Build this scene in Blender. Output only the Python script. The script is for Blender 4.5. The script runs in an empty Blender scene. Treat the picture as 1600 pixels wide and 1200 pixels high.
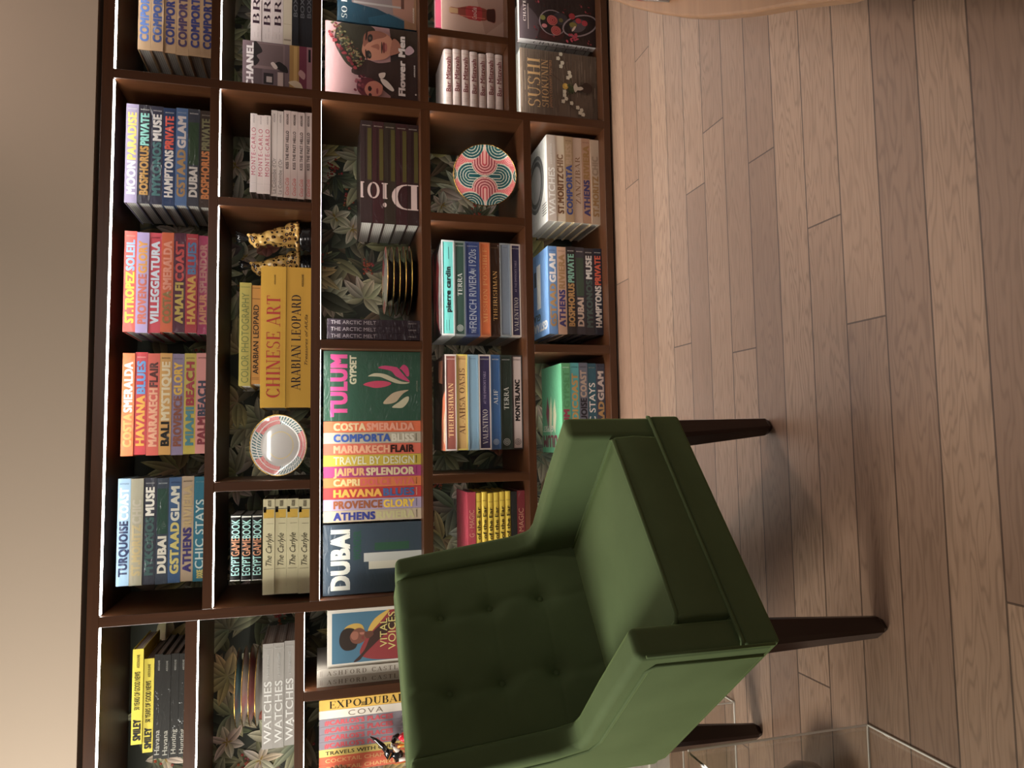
import bpy, bmesh, math, random
from mathutils import Vector, Matrix
random.seed(7)
sc = bpy.context.scene
COL = sc.collection
PI = math.pi

# ------------------------------------------------------------------ camera
YAW, PITCH, ROLL, CAM = 0.078468, 0.262924, -0.003598, Vector((0.0, -2.53, 1.1125))
_f = Vector((math.sin(YAW)*math.cos(PITCH), math.cos(YAW)*math.cos(PITCH), -math.sin(PITCH)))
_r0 = Vector((math.cos(YAW), -math.sin(YAW), 0)); _d0 = _f.cross(_r0)
_r = _r0*math.cos(ROLL)+_d0*math.sin(ROLL); _d = _d0*math.cos(ROLL)-_r0*math.sin(ROLL)
cd = bpy.data.cameras.new('camera'); cam = bpy.data.objects.new('camera', cd); COL.objects.link(cam)
cd.sensor_width = 36.0; cd.lens = 1109.0/1600.0*36.0; cd.clip_start = 0.02
# the photograph was taken with the phone held sideways: image left is up in the room
cam.matrix_world = Matrix(((_d.x,_r.x,-_f.x,CAM.x),(_d.y,_r.y,-_f.y,CAM.y),(_d.z,_r.z,-_f.z,CAM.z),(0,0,0,1)))
sc.camera = cam
# ------------------------------------------------------------------ world, lamps, exposure
w = bpy.data.worlds.new('world'); sc.world = w; w.use_nodes = True
w.node_tree.nodes['Background'].inputs[0].default_value = (0.10, 0.09, 0.08, 1)
w.node_tree.nodes['Background'].inputs[1].default_value = 0.3
sc.view_settings.view_transform = 'Standard'; sc.view_settings.look = 'None'
sc.view_settings.exposure = 0.0; sc.view_settings.gamma = 1.0
try: sc.view_settings.use_curve_mapping = False
except Exception: pass
def lamp(name, kind, loc, target, power, color, size=0.3, spot=None, blend=0.6):
    l = bpy.data.lights.new(name, kind); l.energy = power; l.color = color
    if kind == 'AREA': l.size = size
    else: l.shadow_soft_size = size
    if spot: l.spot_size = spot; l.spot_blend = blend
    o = bpy.data.objects.new(name, l); COL.objects.link(o); o.location = loc
    o.rotation_euler = (Vector(target)-Vector(loc)).to_track_quat('-Z', 'Y').to_euler()
    return o
lamp('lamp_left', 'AREA', (-2.55, -1.25, 2.05), (0.1, -0.25, 0.85), 88, (1.0, 0.97, 0.87), 0.8)
lamp('ceiling_spot_shelf', 'SPOT', (0.85, -0.62, 2.77), (0.74, -0.52, 0.0), 138, (1.0, 0.84, 0.73), 0.12, math.radians(64), 1.0)
lamp('ceiling_spot_aisle', 'SPOT', (0.8, -1.6, 2.77), (0.9, -0.95, 0.0), 26, (1.0, 0.82, 0.72), 0.15, math.radians(80), 1.0)
lamp('added_room_fill', 'AREA', (0.9, -3.6, 2.76), (0.9, -1.2, 0.9), 28, (1.0, 0.88, 0.80), 1.4)  # soft unseen fill, added to lift the shaded chair front and back
lamp('wall_washer', 'SPOT', (1.35, -0.62, 2.77), (1.3, 0.0, 2.12), 14, (1.0, 0.80, 0.70), 0.1, math.radians(70), 1.0)
LED_STRENGTH = 24.0

# ------------------------------------------------------------------ colour, materials
def lin(c):
    r = []
    for v in c[:3]:
        v /= 255.0
        r.append(v/12.92 if v <= 0.04045 else ((v+0.055)/1.055)**2.4)
    return (r[0], r[1], r[2], 1.0)
def mat(name): 
    m = bpy.data.materials.new(name); m.use_nodes = True
    return m, m.node_tree, m.node_tree.nodes['Principled BSDF']
def simple(name, col, rough=0.5, metal=0.0, coat=0.0, spec=0.5):
    m, nt, b = mat(name)
    b.inputs['Base Color'].default_value = lin(col); b.inputs['Roughness'].default_value = rough
    b.inputs['Metallic'].default_value = metal; b.inputs['Coat Weight'].default_value = coat
    b.inputs['Specular IOR Level'].default_value = spec
    return m
def N(nt, t, **k):
    n = nt.nodes.new(t)
    for a, v in k.items(): setattr(n, a, v)
    return n
def L(nt, a, b): nt.links.new(a, b)
def math_n(nt, op, a, b=None, c=None):
    n = N(nt, 'ShaderNodeMath', operation=op)
    for i, v in enumerate((a, b, c)):
        if v is None: continue
        if isinstance(v, (int, float)): n.inputs[i].default_value = v
        else: L(nt, v, n.inputs[i])
    return n.outputs[0]
def mixc(nt, fac, a, b, mode='MIX'):
    n = N(nt, 'ShaderNodeMix', data_type='RGBA', blend_type=mode)
    for i, v in ((0, fac), (6, a), (7, b)):
        if isinstance(v, (int, float)): n.inputs[i].default_value = v
        elif isinstance(v, tuple): n.inputs[i].default_value = v
        else: L(nt, v, n.inputs[i])
    return n.outputs[2]

def printed(name, rough, coat, wrinkle, sat=1.0, val=1.0):
    m, nt, b = mat(name)
    a = N(nt, 'ShaderNodeVertexColor'); a.layer_name = 'col'
    hs = N(nt, 'ShaderNodeHueSaturation'); hs.inputs['Saturation'].default_value = sat; hs.inputs['Value'].default_value = val
    L(nt, a.outputs['Color'], hs.inputs['Color']); L(nt, hs.outputs[0], b.inputs['Base Color'])
    b.inputs['Roughness'].default_value = rough; b.inputs['Coat Weight'].default_value = coat
    b.inputs['Coat Roughness'].default_value = 0.06; b.inputs['Specular IOR Level'].default_value = 0.35
    if wrinkle:
        g = N(nt, 'ShaderNodeNewGeometry'); mp = N(nt, 'ShaderNodeMapping'); mp.inputs['Scale'].default_value = (14, 30, 40)
        L(nt, g.outputs['Position'], mp.inputs['Vector'])
        n = N(nt, 'ShaderNodeTexNoise'); n.inputs['Scale'].default_value = 1.0; n.inputs['Detail'].default_value = 3; n.inputs['Distortion'].default_value = 1.5
        L(nt, mp.outputs[0], n.inputs['Vector'])
        bp = N(nt, 'ShaderNodeBump'); bp.inputs['Strength'].default_value = wrinkle; bp.inputs['Distance'].default_value = 0.02
        L(nt, n.outputs['Fac'], bp.inputs['Height']); L(nt, bp.outputs[0], b.inputs['Coat Normal'])
    return m
M = {}
M['film'] = printed('printed_cover_in_film', 0.42, 0.5, 0.5, 0.92, 0.80)
M['matte'] = printed('printed_cover', 0.5, 0.12, 0, 0.92, 0.82)
M['ceramic'] = printed('glazed_ceramic', 0.3, 0.8, 0)
M['paper'] = printed('wallpaper_print', 0.75, 0.0, 0)
# page edges: fine lines across the block
m, nt, b = mat('page_edges')
g = N(nt, 'ShaderNodeNewGeometry'); sx = N(nt, 'ShaderNodeSeparateXYZ'); L(nt, g.outputs['Position'], sx.inputs[0])
t = math_n(nt, 'ADD', math_n(nt, 'MULTIPLY', sx.outputs[2], 900.0), math_n(nt, 'MULTIPLY', sx.outputs[0], 700.0))
s = math_n(nt, 'MULTIPLY_ADD', math_n(nt, 'SINE', t), 0.5, 0.5)
L(nt, mixc(nt, s, lin((150,146,140)), lin((188,184,176))), b.inputs['Base Color']); b.inputs['Roughness'].default_value = 0.7
M['pages'] = m
def wood(name, dark, light, rough, scale, vertical=False):
    m, nt, b = mat(name)
    g = N(nt, 'ShaderNodeNewGeometry'); mp = N(nt, 'ShaderNodeMapping'); L(nt, g.outputs['Position'], mp.inputs['Vector'])
    mp.inputs['Scale'].default_value = (60, 60, 3) if vertical else (3, 60, 60)
    n = N(nt, 'ShaderNodeTexNoise'); n.inputs['Scale'].default_value = scale; n.inputs['Detail'].default_value = 5; n.inputs['Distortion'].default_value = 0.6
    L(nt, mp.outputs[0], n.inputs['Vector'])
    L(nt, mixc(nt, n.outputs['Fac'], lin(dark), lin(light)), b.inputs['Base Color'])
    b.inputs['Roughness'].default_value = rough
    bp = N(nt, 'ShaderNodeBump'); bp.inputs['Strength'].default_value = 0.12; bp.inputs['Distance'].default_value = 0.003
    L(nt, n.outputs['Fac'], bp.inputs['Height']); L(nt, bp.outputs[0], b.inputs['Normal'])
    return m
M['walnut'] = wood('walnut', (51,28,15), (84,50,28), 0.34, 0.8)
M['walnut_v'] = wood('walnut_upright', (51,28,15), (84,50,28), 0.34, 0.8, True)
M['leg'] = wood('dark_leg_wood', (26,11,8), (40,18,12), 0.28, 0.8, True)
M['oak_light'] = wood('pale_oak', (126,92,66), (160,122,90), 0.42, 0.7)
M['led_case'] = simple('led_profile', (225,225,225), 0.4)
m, nt, b = mat('led_light'); b.inputs['Base Color'].default_value = (0,0,0,1)
b.inputs['Emission Color'].default_value = (1.0, 0.97, 0.90, 1); b.inputs['Emission Strength'].default_value = LED_STRENGTH; M['led'] = m
M['gold'] = simple('gold_rim', (205,165,90), 0.25, 1.0)
M['black_gloss'] = simple('black_gloss', (30,30,32), 0.15, 0, 0.6)
M['dark_gloss'] = simple('dark_grey_gloss', (62,57,55), 0.16, 0, 0.7)
M['marble'] = None
# wall paint
m, nt, b = mat('wall_paint'); b.inputs['Base Color'].default_value = lin((194,176,158)); b.inputs['Roughness'].default_value = 0.8
n = N(nt, 'ShaderNodeTexNoise'); n.inputs['Scale'].default_value = 220; bp = N(nt, 'ShaderNodeBump'); bp.inputs['Strength'].default_value = 0.08; bp.inputs['Distance'].default_value = 0.002
L(nt, n.outputs['Fac'], bp.inputs['Height']); L(nt, bp.outputs[0], b.inputs['Normal']); M['wall'] = m
m, nt, b = mat('low_bounce_paint'); b.inputs['Base Color'].default_value = lin((124,106,90)); b.inputs['Roughness'].default_value = 0.85; M['low_bounce'] = m  # colour darkened so the unseen walls and ceiling bounce less light
# marble
m, nt, b = mat('white_marble'); n = N(nt, 'ShaderNodeTexNoise'); n.inputs['Scale'].default_value = 5; n.inputs['Detail'].default_value = 8; n.inputs['Distortion'].default_value = 2
L(nt, mixc(nt, n.outputs['Fac'], lin((190,184,176)), lin((228,222,214))), b.inputs['Base Color']); b.inputs['Roughness'].default_value = 0.3; M['marble'] = m
# velvet
m, nt, b = mat('green_velvet')
g = N(nt, 'ShaderNodeTexCoord'); n = N(nt, 'ShaderNodeTexNoise'); n.inputs['Scale'].default_value = 7; n.inputs['Detail'].default_value = 4
L(nt, g.outputs['Object'], n.inputs['Vector'])
L(nt, mixc(nt, n.outputs['Fac'], lin((70,83,54)), lin((88,103,70))), b.inputs['Base Color'])
b.inputs['Roughness'].default_value = 0.85; b.inputs['Specular IOR Level'].default_value = 0.15
b.inputs['Sheen Weight'].default_value = 0.5; b.inputs['Sheen Roughness'].default_value = 0.35; b.inputs['Sheen Tint'].default_value = lin((150,175,110))
n2 = N(nt, 'ShaderNodeTexNoise'); n2.inputs['Scale'].default_value = 900; bp = N(nt, 'ShaderNodeBump'); bp.inputs['Strength'].default_value = 0.15; bp.inputs['Distance'].default_value = 0.001
L(nt, n2.outputs['Fac'], bp.inputs['Height']); L(nt, bp.outputs[0], b.inputs['Normal']); M['velvet'] = m
# leopard coat
m, nt, b = mat('leopard_glaze')
g = N(nt, 'ShaderNodeTexCoord'); v = N(nt, 'ShaderNodeTexVoronoi'); v.inputs['Scale'].default_value = 60; v.inputs['Randomness'].default_value = 0.75
L(nt, g.outputs['Object'], v.inputs['Vector'])
r = N(nt, 'ShaderNodeValToRGB'); L(nt, v.outputs['Distance'], r.inputs[0]); r.color_ramp.interpolation = 'LINEAR'
e = r.color_ramp.elements; e[0].position = 0.0; e[0].color = lin((190,130,60)); e[1].position = 1.0; e[1].color = lin((226,182,104))
for p, c in ((0.17, (190,130,60)), (0.21, (30,18,12)), (0.36, (30,18,12)), (0.41, (226,182,104))):
    q = e.new(p); q.color = lin(c)
L(nt, r.outputs[0], b.inputs['Base Color']); b.inputs['Roughness'].default_value = 0.22; b.inputs['Coat Weight'].default_value = 0.6; M['leopard'] = m
# clear acrylic: see-through with a fresnel sheen
def acrylic(name, tint, edge):
    m = bpy.data.materials.new(name); m.use_nodes = True; nt = m.node_tree; nt.nodes.clear()
    o = N(nt, 'ShaderNodeOutputMaterial'); mx = N(nt, 'ShaderNodeMixShader'); tr = N(nt, 'ShaderNodeBsdfTransparent'); gl = N(nt, 'ShaderNodeBsdfGlossy')
    tr.inputs[0].default_value = tint; gl.inputs['Roughness'].default_value = 0.03
    if edge:
        gl = N(nt, 'ShaderNodeBsdfDiffuse'); gl.inputs[0].default_value = lin((235,230,222)); mx.inputs[0].default_value = 0.75
    else:
        fr = N(nt, 'ShaderNodeLayerWeight'); L(nt, math_n(nt, 'MULTIPLY_ADD', math_n(nt, 'POWER', fr.outputs['Facing'], 4.0), 0.4, 0.03), mx.inputs[0])
    L(nt, tr.outputs[0], mx.inputs[1]); L(nt, gl.outputs[0], mx.inputs[2]); L(nt, mx.outputs[0], o.inputs[0])
    return m
M['acrylic'] = acrylic('clear_acrylic', (0.96,0.96,0.95,1), False); M['acrylic_edge'] = acrylic('frosted_acrylic_edge', (0.9,0.9,0.88,1), True)
# floor: oak planks running along X
m, nt, b = mat('oak_planks')
g = N(nt, 'ShaderNodeNewGeometry'); sx = N(nt, 'ShaderNodeSeparateXYZ'); L(nt, g.outputs['Position'], sx.inputs[0])
X, Y = sx.outputs[0], sx.outputs[1]
yy = math_n(nt, 'DIVIDE', math_n(nt, 'ADD', Y, 0.111), 0.1122)
row = math_n(nt, 'FLOOR', yy); fy = math_n(nt, 'SUBTRACT', yy, row)
wn = N(nt, 'ShaderNodeTexWhiteNoise', noise_dimensions='1D'); L(nt, row, wn.inputs['W'])
xo = math_n(nt, 'DIVIDE', math_n(nt, 'ADD', X, math_n(nt, 'MULTIPLY', wn.outputs['Value'], 5.0)), 1.75)
seg = math_n(nt, 'FLOOR', xo); fx = math_n(nt, 'SUBTRACT', xo, seg)
cb = N(nt, 'ShaderNodeCombineXYZ'); L(nt, row, cb.inputs[0]); L(nt, seg, cb.inputs[1])
w2 = N(nt, 'ShaderNodeTexWhiteNoise', noise_dimensions='2D'); L(nt, cb.outputs[0], w2.inputs['Vector'])
rnd = w2.outputs['Value']
gv = N(nt, 'ShaderNodeCombineXYZ'); L(nt, math_n(nt, 'MULTIPLY', X, 1.1), gv.inputs[0]); L(nt, math_n(nt, 'MULTIPLY', Y, 9.0), gv.inputs[1]); L(nt, math_n(nt, 'MULTIPLY', rnd, 97.0), gv.inputs[2])
n1 = N(nt, 'ShaderNodeTexNoise'); n1.inputs['Scale'].default_value = 1.6; n1.inputs['Detail'].default_value = 3.0; n1.inputs['Roughness'].default_value = 0.5; L(nt, gv.outputs[0], n1.inputs['Vector'])
rings = math_n(nt, 'MULTIPLY_ADD', math_n(nt, 'SINE', math_n(nt, 'MULTIPLY', n1.outputs['Fac'], 120.0)), 0.5, 0.5)
gv2 = N(nt, 'ShaderNodeCombineXYZ'); L(nt, math_n(nt, 'MULTIPLY', X, 9.0), gv2.inputs[0]); L(nt, math_n(nt, 'MULTIPLY', Y, 260.0), gv2.inputs[1]); L(nt, math_n(nt, 'MULTIPLY', rnd, 31.0), gv2.inputs[2])
n2 = N(nt, 'ShaderNodeTexNoise'); n2.inputs['Scale'].default_value = 1.0; n2.inputs['Detail'].default_value = 3; L(nt, gv2.outputs[0], n2.inputs['Vector'])
base = mixc(nt, rnd, lin((124,98,82)), lin((154,126,105)))
c1 = mixc(nt, math_n(nt, 'MULTIPLY', math_n(nt, 'POWER', rings, 3.0), math_n(nt, 'MULTIPLY_ADD', w2.outputs['Color'], 0.3, 0.2)), base, lin((88,66,52)))
c2 = mixc(nt, math_n(nt, 'MULTIPLY', math_n(nt, 'SUBTRACT', n2.outputs['Fac'], 0.35), 0.7), c1, lin((104,80,66)))
ey = math_n(nt, 'MINIMUM', fy, math_n(nt, 'SUBTRACT', 1.0, fy)); ex = math_n(nt, 'MINIMUM', fx, math_n(nt, 'SUBTRACT', 1.0, fx))
gap = math_n(nt, 'MAXIMUM', math_n(nt, 'LESS_THAN', ey, 0.017), math_n(nt, 'LESS_THAN', ex, 0.0011))
L(nt, mixc(nt, math_n(nt, 'MULTIPLY', gap, 0.75), c2, lin((40,26,20))), b.inputs['Base Color'])
b.inputs['Roughness'].default_value = 0.42; b.inputs['Specular IOR Level'].default_value = 0.4
bp = N(nt, 'ShaderNodeBump'); bp.inputs['Strength'].default_value = 0.25; bp.inputs['Distance'].default_value = 0.002
hh = math_n(nt, 'SUBTRACT', math_n(nt, 'MULTIPLY', n2.outputs['Fac'], 0.4), math_n(nt, 'MULTIPLY', gap, 1.0)); L(nt, hh, bp.inputs['Height']); L(nt, bp.outputs[0], b.inputs['Normal'])
M['floor'] = m

# ------------------------------------------------------------------ mesh helpers
class MB:
    """collects coloured faces; build() links them as ONE mesh object"""
    def __init__(s): s.v = []; s.f = []; s.c = []; s.m = []
    def face(s, pts, col=(255,255,255), mi=0):
        i = len(s.v); s.v += [tuple(p) for p in pts]; s.f.append(tuple(range(i, i+len(pts)))); s.c.append(col); s.m.append(mi)
    def mesh(s, vs, fs, col=(255,255,255), mi=0):
        i = len(s.v); s.v += [tuple(p) for p in vs]
        for f in fs: s.f.append(tuple(k+i for k in f)); s.c.append(col); s.m.append(mi)
    def box(s, a, b, col=(255,255,255), mi=0):
        x0,y0,z0 = a; x1,y1,z1 = b
        vs = [(x0,y0,z0),(x1,y0,z0),(x1,y1,z0),(x0,y1,z0),(x0,y0,z1),(x1,y0,z1),(x1,y1,z1),(x0,y1,z1)]
        s.mesh(vs, [(0,3,2,1),(4,5,6,7),(0,1,5,4),(1,2,6,5),(2,3,7,6),(3,0,4,7)], col, mi)
    def lathe(s, prof, n=48, col=(255,255,255), mi=0, axis=2, org=(0,0,0)):
        vs = []; fs = []; k = len(prof)
        for j in range(n):
            a = 2*PI*j/n
            for r, z in prof:
                p = (r*math.cos(a), r*math.sin(a), z)
                if axis == 1: p = (p[0], p[2], p[1])
                vs.append((p[0]+org[0], p[1]+org[1], p[2]+org[2]))
        for j in range(n):
            for i in range(k-1):
                fs.append((j*k+i, ((j+1)%n)*k+i, ((j+1)%n)*k+i+1, j*k+i+1))
        s.mesh(vs, fs, col, mi)
    def tube(s, pts, r, n=8, col=(255,255,255), mi=0, closed=False):
        pts = [Vector(p) for p in pts]; vs = []; fs = []; m = len(pts)
        for i, p in enumerate(pts):
            a = pts[(i-1) % m] if (i > 0 or closed) else p; b = pts[(i+1) % m] if (i < m-1 or closed) else p
            d = (b-a).normalized(); u = d.orthogonal() if abs(d.z) > 0.95 else d.cross(Vector((0,0,1)))
            u.normalize(); w_ = d.cross(u)
            rr = r[i] if isinstance(r, (list, tuple)) else r
            vs += [p+(u*math.cos(2*PI*k/n)+w_*math.sin(2*PI*k/n))*rr for k in range(n)]
        for i in range(m if closed else m-1):
            for k in range(n):
                j = (i+1) % m
                fs.append((i*n+k, i*n+(k+1)%n, j*n+(k+1)%n, j*n+k))
        if not closed: fs += [tuple(range(n-1,-1,-1)), tuple((m-1)*n+k for k in range(n))]
        s.mesh(vs, fs, col, mi)
    def ball(s, c, r, n=12, col=(255,255,255), mi=0):
        if isinstance(r, (int, float)): r = (r, r, r)
        vs = []; fs = []
        for i in range(n+1):
            t = PI*i/n
            for j in range(2*n):
                a = PI*j/n
                vs.append((c[0]+r[0]*math.sin(t)*math.cos(a), c[1]+r[1]*math.sin(t)*math.sin(a), c[2]+r[2]*math.cos(t)))
        for i in range(n):
            for j in range(2*n):
                fs.append((i*2*n+j, (i+1)*2*n+j, (i+1)*2*n+(j+1)%(2*n), i*2*n+(j+1)%(2*n)))
        s.mesh(vs, fs, col, mi)
    def data(s, name, mats, smooth=False, fix=False):
        me = bpy.data.meshes.new(name); me.from_pydata(s.v, [], s.f)
        for m_ in mats: me.materials.append(m_)
        at = me.color_attributes.new('col', 'FLOAT_COLOR', 'CORNER')
        buf = []
        for p in me.polygons:
            c = s.c[p.index]
            if isinstance(c, list): 
                for q in c: buf += lin(q)
            else: buf += lin(c)*p.loop_total
        at.data.foreach_set('color', buf)
        me.polygons.foreach_set('material_index', s.m)
        if smooth: me.polygons.foreach_set('use_smooth', [True]*len(me.polygons))
        if fix:
            bm = bmesh.new(); bm.from_mesh(me); bmesh.ops.remove_doubles(bm, verts=bm.verts, dist=1e-5)
            bmesh.ops.recalc_face_normals(bm, faces=bm.faces); bm.to_mesh(me); bm.free()
        me.update(); return me
    def build(s, name, mats, parent=None, smooth=False, fix=False, loc=(0,0,0)):
        if not isinstance(mats, (list, tuple)): mats = [mats]
        o = bpy.data.objects.new(name, s.data(name, mats, smooth, fix)); COL.objects.link(o); o.location = loc
        if parent: o.parent = parent
        return o
def tag(o, label=None, cat=None, group=None, kind=None):
    if label: o['label'] = label
    if cat: o['category'] = cat
    if group: o['group'] = group
    if kind: o['kind'] = kind
    return o
def thing(name, loc, label, cat, group=None, rz=0.0):
    o = bpy.data.objects.new(name, None); o.empty_display_size = 0.05; COL.objects.link(o)
    o.location = loc; o.rotation_euler = (0,0,rz); return tag(o, label, cat, group)
def bevel(o, wd, seg=3, ang=35):
    md = o.modifiers.new('bevel', 'BEVEL'); md.width = wd; md.segments = seg; md.limit_method = 'ANGLE'; md.angle_limit = math.radians(ang)
    return o

# ------------------------------------------------------------------ lettering
_tc = {}
def _flat(text, shear, space):
    cu = bpy.data.curves.new('lettering', 'FONT'); cu.body = text; cu.size = 1.0; cu.shear = shear
    cu.space_character = space; cu.resolution_u = 3; cu.fill_mode = 'FRONT'
    ob = bpy.data.objects.new('lettering', cu); me = bpy.data.meshes.new_from_object(ob)
    vs = [(v.co.x, v.co.y) for v in me.vertices]; fs = [tuple(q.vertices) for q in me.polygons]
    bpy.data.objects.remove(ob); bpy.data.curves.remove(cu); bpy.data.meshes.remove(me)
    return vs, fs
CAPH = max(v[1] for v in _flat('H', 0, 1)[0])
def sans(text, bold=0.0, shear=0.0, space=1.0):
    """flat letter polygons: (verts2d, faces, x0, x1); capital height is 1. Heavy weights are overprinted."""
    k = (text, bold, shear, space)
    if k not in _tc:
        v0, f0 = _flat(text, shear, space+bold*1.1)
        v0 = [(x/CAPH, y/CAPH) for x, y in v0]; vs = []; fs = []
        sh = [(0,0)] if not bold else [(-bold,-bold*.5),(-bold,bold*.5),(0,0),(bold,-bold*.5),(bold,bold*.5)]
        for q_, (dx, dy) in enumerate(sh):
            i = len(vs); vs += [(x+dx, y*(1-bold)+bold*.5+dy, q_) for x, y in v0]; fs += [tuple(q+i for q in f) for f in f0]
        xs = [v[0] for v in vs] or [0, 1]
        _tc[k] = (vs, fs, min(xs), max(xs))
    return _tc[k]
TH, TN = 0.17, 0.045
def _ln(o, x0, y0, x1, y1, w_):
    dx, dy = x1-x0, y1-y0; l = math.hypot(dx, dy) or 1; nx, ny = -dy/l*w_/2, dx/l*w_/2
    if abs(dx) > 1e-6 and abs(dy) > 1e-6: nx, ny = w_/2*l/abs(dy)*(1 if nx > 0 else -1)*0.9, 0
    o.append([(x0-nx,y0-ny),(x1-nx,y1-ny),(x1+nx,y1+ny),(x0+nx,y0+ny)])
def _arc(o, cx, cy, rx, ry, a0, a1, wm=None):
    wm = TH if wm is None else wm; n = max(4, int(abs(a1-a0)/18)); pr = None
    for i in range(n+1):
        t = math.radians(a0+(a1-a0)*i/n); c, s_ = math.cos(t), math.sin(t)
        q = ((cx+rx*c, cy+ry*s_), (cx+(rx-wm)*c, cy+(ry-TN)*s_))
        if pr: o.append([pr[0], q[0], q[1], pr[1]])
        pr = q
def glyph(ch):
    o = []; T = lambda x, a=0, b=1: _ln(o, x, a, x, b, TH); t = lambda x, a=0, b=1: _ln(o, x, a, x, b, TN*1.2)
    B = lambda x0, x1, y: _ln(o, x0, y, x1, y, TN); S = lambda *ps: [B(x-0.14, x+0.14, TN/2 if y == 0 else 1-TN/2) for x, y in ps]
    w_ = 0.8
    if ch == 'A': _ln(o,.06,0,.38,1,TN*1.2); _ln(o,.37,1,.71,0,TH); B(.16,.6,.32); S((.06,0),(.71,0)); w_=.82
    elif ch == 'B': T(.18); B(.06,.42,.98); B(.18,.45,.52); B(.06,.45,.02); _arc(o,.42,.755,.22,.245,-90,90); _arc(o,.44,.26,.27,.26,-90,90); w_=.76
    elif ch == 'C': _arc(o,.44,.5,.4,.5,42,318); t(.74,.7,.95); t(.74,.06,.25); w_=.84
    elif ch == 'D': T(.18); B(.06,.42,.98); B(.06,.42,.02); _arc(o,.4,.5,.42,.5,-90,90); w_=.88
    elif ch == 'E': T(.18); B(.06,.64,.98); B(.06,.66,.02); B(.18,.5,.5); t(.64,.76,1); t(.66,0,.24); t(.5,.38,.62); w_=.74
    elif ch == 'F': T(.18); B(.06,.62,.98); B(.18,.48,.5); t(.62,.76,1); t(.48,.38,.62); S((.18,0)); w_=.68
    elif ch == 'G': _arc(o,.44,.5,.4,.5,42,318); t(.74,.7,.95); T(.72,.04,.42); B(.56,.86,.42); w_=.9
    elif ch == 'H': T(.18); T(.7); B(.18,.7,.5); S((.18,0),(.18,1),(.7,0),(.7,1)); w_=.9
    elif ch == 'I': T(.2); S((.2,0),(.2,1)); w_=.42
    elif ch == 'K': T(.18); _ln(o,.24,.42,.68,1,TN*1.2); _ln(o,.36,.58,.72,0,TH); S((.18,0),(.18,1),(.7,1),(.72,0)); w_=.86
    elif ch == 'L': T(.18); B(.06,.62,.02); t(.62,0,.26); S((.18,1)); w_=.7
    elif ch == 'M': t(.14); _ln(o,.16,1,.48,0,TH); _ln(o,.48,0,.8,1,TN*1.2); T(.84); S((.14,0),(.1,1),(.84,0),(.88,1)); w_=1.04
    elif ch == 'N': t(.14); _ln(o,.16,1,.7,0,TH); t(.72); S((.14,0),(.1,1),(.72,1)); w_=.88
    elif ch == 'O': _arc(o,.45,.5,.41,.5,0,360); w_=.9
    elif ch == 'P': T(.18); B(.06,.42,.98); B(.18,.42,.46); _arc(o,.42,.72,.25,.28,-90,90); S((.18,0)); w_=.74
    elif ch == 'R': T(.18); B(.06,.42,.98); B(.18,.42,.5); _arc(o,.42,.74,.25,.26,-90,90); _ln(o,.44,.5,.72,0,TH); S((.18,0),(.74,0)); w_=.84
    elif ch == 'S': _arc(o,.34,.74,.26,.26,40,270,.12); _arc(o,.34,.26,.28,.26,-140,90,.13); t(.58,.74,.96); t(.08,.04,.26); w_=.68
    elif ch == 'T': T(.38); B(.04,.72,.98); t(.04,.76,1); t(.72,.76,1); S((.38,0)); w_=.78
    elif ch == 'U': T(.18,.28,1); t(.68,.28,1); _arc(o,.425,.3,.275,.3,180,360,.1); S((.18,1),(.68,1)); w_=.84
    elif ch == 'V': _ln(o,.08,1,.4,0,TH); _ln(o,.4,0,.7,1,TN*1.2); S((.1,1),(.7,1)); w_=.78
    elif ch == 'X': _ln(o,.1,1,.68,0,TH); _ln(o,.1,0,.66,1,TN*1.2); S((.12,1),(.1,0),(.66,1),(.68,0)); w_=.8
    elif ch == 'Z': B(.06,.64,.98); B(.06,.66,.02); _ln(o,.12,.02,.58,.98,TH); t(.08,.76,1); t(.66,0,.24); w_=.72
    elif ch == 'i': T(.16,0,.62); B(.02,.3,TN/2); B(.04,.16,.6); _arc(o,.16,.86,.09,.09,0,360,.09); w_=.36
    elif ch == 'o': _arc(o,.36,.31,.32,.32,0,360,.14); w_=.74
    elif ch == 'r': T(.16,0,.62); B(.02,.32,TN/2); B(.04,.16,.6); _arc(o,.36,.42,.2,.2,30,180,.06); w_=.52
    elif ch == '-': B(.05,.35,.36); w_=.42
    elif ch == '·': _arc(o,.15,.45,.08,.08,0,360,.08); w_=.3
    else: w_=.36
    return o, w_
def serif(text, space=0.06):
    vs = []; fs = []; x = 0.0
    for ch in text:
        polys, w_ = glyph(ch)
        for p in polys:
            i = len(vs); vs += [(a+x, b, len(fs) % 9) for a, b in p]; fs.append(tuple(range(i, i+len(p))))
        x += w_+space
    xs = [v[0] for v in vs]
    return vs, fs, min(xs), max(xs)
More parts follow.
